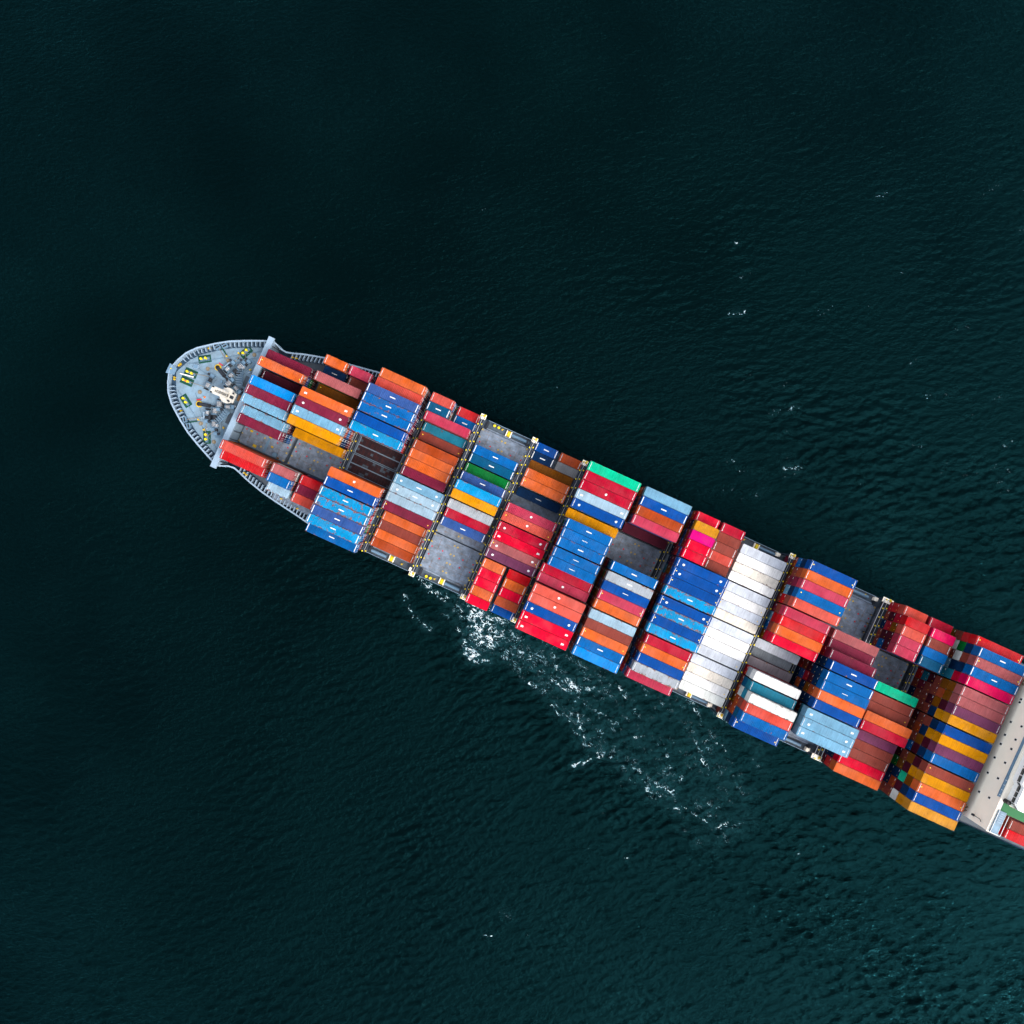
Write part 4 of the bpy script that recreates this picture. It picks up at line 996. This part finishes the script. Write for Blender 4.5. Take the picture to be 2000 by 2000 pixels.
ORD = ['zeroth','first','second','third','fourth','fifth','sixth','seventh','eighth','ninth','tenth','eleventh','twelfth','thirteenth','fourteenth','fifteenth','sixteenth','seventeenth','eighteenth']
order = 'ABCDEFGHIJKLMN'
def rowhalf(k):
    return (k, '') if isinstance(k, int) else (int(k[:-1]), k[-1])
def place(uc, r, hf, L):
    if hf == 'f': return uc - 6.5 + LEN[20]/2
    if hf == 'a': return uc + 6.5 - LEN[20]/2
    return uc
def container(cname, wear, L, marks, u, v, ztop, label, group):
    root = empty('shipping_container', W(u, v, ztop - HC), -TH)
    root.rotation_euler[2] += random.uniform(-.0015, .0015)
    tag(root, label, 'container', group)
    c4 = rgba(cname, max(wear, random.uniform(.05, .34)))
    bm_, dm_ = CM[L]
    j = random.uniform(.94, 1.05)
    c4 = (c4[0]*j, c4[1]*j, c4[2]*j, c4[3])
    bo = obj('body', bm_, root); bo.color = c4
    do = obj('door', dm_, root); do.color = c4
    if marks: add_marks(root, LEN[40] if L == 'r' else LEN[L], marks)
    return root
used = set()
filler = []      # lower containers, joined at the end
n_ind = 0
rnd = random.Random(3)
low_pal = ['brn']*6 + ['obr']*4 + ['mus']*3 + ['bur']*4 + ['dbu']*3 + ['nav']*5 + ['blu']*3 + ['red']*2 + ['crm']*2 + ['tea', 'lbl', 'whs', 'org', 'org', 'grn', 'vio', 'gry']
def wearword(w): return 'rust-patched ' if w >= .6 else ('scuffed ' if w >= .4 else '')
for bi, b in enumerate(order + 'O'):
    uc = BAY[b]; rows = T[b]
    keys = sorted(rows, key=lambda k: (rowhalf(k)[1] == 'a', rowhalf(k)))
    seqs = {'main': sorted([k for k in rows if rowhalf(k)[1] != 'a'], key=rowhalf), 'aft': sorted([k for k in rows if rowhalf(k)[1] == 'a'], key=rowhalf)}
    bayw = f'{ORD[bi+1]} bay from the bow' if b != 'O' else 'bay behind the bridge wing'
    trip = {}
    names = {k: wearword(rows[k][4]) + COL[rows[k][0]][1] for k in rows}
    plain = {k: COL[rows[k][0]][1] for k in rows}
    for which, sq in seqs.items():
        for i, k in enumerate(sq):
            short = 'short ' if rowhalf(k)[1] else ''
            pv = plain[sq[i-1]] if i else None; nx = plain[sq[i+1]] if i+1 < len(sq) else None
            if pv and nx: l = f'{short}{names[k]} container between {pv} and {nx} ones, {bayw}'
            elif pv: l = f'{short}{names[k]} container at the lower end of the {bayw}'
            else: l = f'{short}{names[k]} container at the upper end of the {bayw}'
            if which == 'aft': l = l.replace('container', 'container aft', 1) if len(l.split()) < 16 else l
            trip[k] = l
    cnt = {}
    for l in trip.values(): cnt[l] = cnt.get(l, 0) + 1
    for which, sq in seqs.items():
        for i, k in enumerate(sq):
            if cnt[trip[k]] > 1 or len(trip[k].split()) > 16 or trip[k] in used:
                h_ = {'f':'short fore ', 'a':'short aft '}.get(rowhalf(k)[1], '')
                trip[k] = f'{h_}{names[k]} container, {ORD[i+1]} from the top in the {bayw}'
            used.add(trip[k])
    for k in keys:
        c_, nt_, L, mk, wr = rows[k]; r, hf = rowhalf(k)
        u = place(uc, r, hf, L); v = vrow(r)
        zt = HATCH + nt_*TIER - .04
        container(c_, wr, L, mk, u, v, zt, trip[k], f'containers stacked in the {bayw}'); n_ind += 1
        lows = LOW.get(b, {}).get(k, '').split()
        for t_ in range(1, nt_):
            cl = lows[t_-1] if t_-1 < len(lows) else rnd.choice(low_pal)
            zt2 = zt - t_*TIER
            LL = 40 if L in ('r', 45) and b != 'B' else L
            indiv = (b == 'N' and t_ <= 2) or (b == 'K' and t_ == 1 and r not in (10, 12))
            if indiv:
                lw = f'{COL[cl][1]} container {["","one tier","two tiers"][t_]} below the {plain[k]} one, {ORD[seqs["main"].index(k)+1]} row, {ORD[bi+1]} bay'
                container(cl, rnd.uniform(0, .3), 40, 'e' if False else '', u, v, zt2, lw, f'containers stacked in the {bayw}'); n_ind += 1
            else:
                filler.append((cl, rnd.uniform(0, .35), LL if LL != 'r' else 40, u, v, zt2))
print('individual containers', n_ind, 'lower ones', len(filler))
# lower tiers that show only as slivers: one mass
cos, fas, cols, mis = [], [], [], []
base_cache = {}
for L in (20, 40, 45):
    vs, fs, ms = [], [], []
    for me, remap in ((CM[L][0], (0, 1)), (CM[L][1], (0, 2, 3))):
        o_ = len(vs); vs += [tuple(v_.co) for v_ in me.vertices]
        for p_ in me.polygons: fs.append([i + o_ for i in p_.vertices]); ms.append(remap[p_.material_index])
    base_cache[L] = (np.array(vs), fs, ms)
# keep only the ends, posts and side walls light: simplified shell for the mass
def lite(L):
    hl = LEN[L]/2; m = MB(); hw = 1.219
    m.box(-hl+.05, hl-.09, -hw+.02, hw-.02, .03, HC-.02, 0)
    for sx in (-1, 1):
        for sy in (-1, 1):
            x0 = sx*hl; y0 = sy*hw
            m.box(min(x0, x0-sx*.16), max(x0, x0-sx*.16), min(y0, y0-sy*.12), max(y0, y0-sy*.12), 0, HC, 0)
        x0 = sx*hl
        m.box(min(x0, x0-sx*.1), max(x0, x0-sx*.1), -hw+.12, hw-.12, HC-.16, HC-.012, 0)
    for y in (-.82, -.36, .36, .82):
        m.box(hl-.085, hl-.02, y-.035, y+.035, .14, HC-.17, 1)
    m.cbox(hl-.07, .5, 1.7, .05, .8, .2, 2)
    for i in range(6):
        y = -hw+.25 + i*.37; m.box(-hl+.02, -hl+.05, y, y+.18, .14, HC-.17, 0)
    m.cbox(-hl+.02, -.6, 2.0, .04, .16, .12, 3)
    m.cbox(-hl+.012, .7, 2.15, .04, .5, .12, 2)
    return m
LT = {L: lite(L) for L in (20, 40, 45)}
mass = MB(); fcol = []
for cl, wr, L, u, v, zt in filler:
    c4 = rgba(cl, wr); lt = LT[L]; b0 = len(mass.v)
    for x, y, z in lt.v:
        wx, wy, wz = W(u + x, v - y, zt - HC + z); mass.v.append((wx, wy, wz))
    for f_, mi in zip(lt.f, lt.m):
        mass.f.append(tuple(i + b0 for i in f_)); mass.m.append(mi); fcol.append(c4)
me = mass.mesh('lower_containers', [M['stack_paint'], M['galv'], M['marking'], M['yellow_marking']])
at = me.color_attributes.new('tint', 'FLOAT_COLOR', 'CORNER')
lt_ = np.zeros(len(me.polygons), int); me.polygons.foreach_get('loop_total', lt_)
at.data.foreach_set('color', np.repeat(np.array(fcol, np.float32), lt_, axis=0).ravel())
mo = obj('lower_containers', me)
tag(mo, 'shaded lower tiers of containers under the top ones', 'containers', kind='stuff')

# flat racks with plank floors lying on the third bay's hatch
fr = MB(); hl = 6.1
for sy in (-1, 1): fr.box(-hl, hl, sy*1.16-.035, sy*1.16+.035, 0, .62, 0)
for sx in (-1, 1): fr.box(min(sx*hl, sx*hl-sx*.12), max(sx*hl, sx*hl-sx*.12), -1.1, 1.1, 0, .60, 0)
fr.box(-hl+.1, hl-.1, -1.1, 1.1, .1, .40, 1)
fr_me = fr.mesh('flat_rack_frame', [M['bulwark'], M['darksteel']])
pk = MB(); pk.box(-.36, .36, -.34, .34, 0, .10); pk_me = [pk.mesh('plank', M[k]) for k in ('wood', 'wood', 'wood', 'wood3', 'wood2')]
for i, r in enumerate((8, 9, 10, 11)):
    fl = empty('flat_rack', W(BAY['C'], vrow(r), HATCH + .03), -TH)
    tag(fl, f'dark wooden floored flat rack, {ORD[i+1]} from the top of the four in the gap', 'flat rack', 'flat racks lying in the third bay')
    obj('frame', fr_me, fl)
    for a in range(15):
        for c2 in range(3):
            k = rnd.random()
            obj('plank', pk_me[4] if k < .10 else pk_me[3] if k < .4 else pk_me[0], fl, (-5.6 + a*.8, (c2-1)*.70, .42 + rnd.uniform(0, .05)))
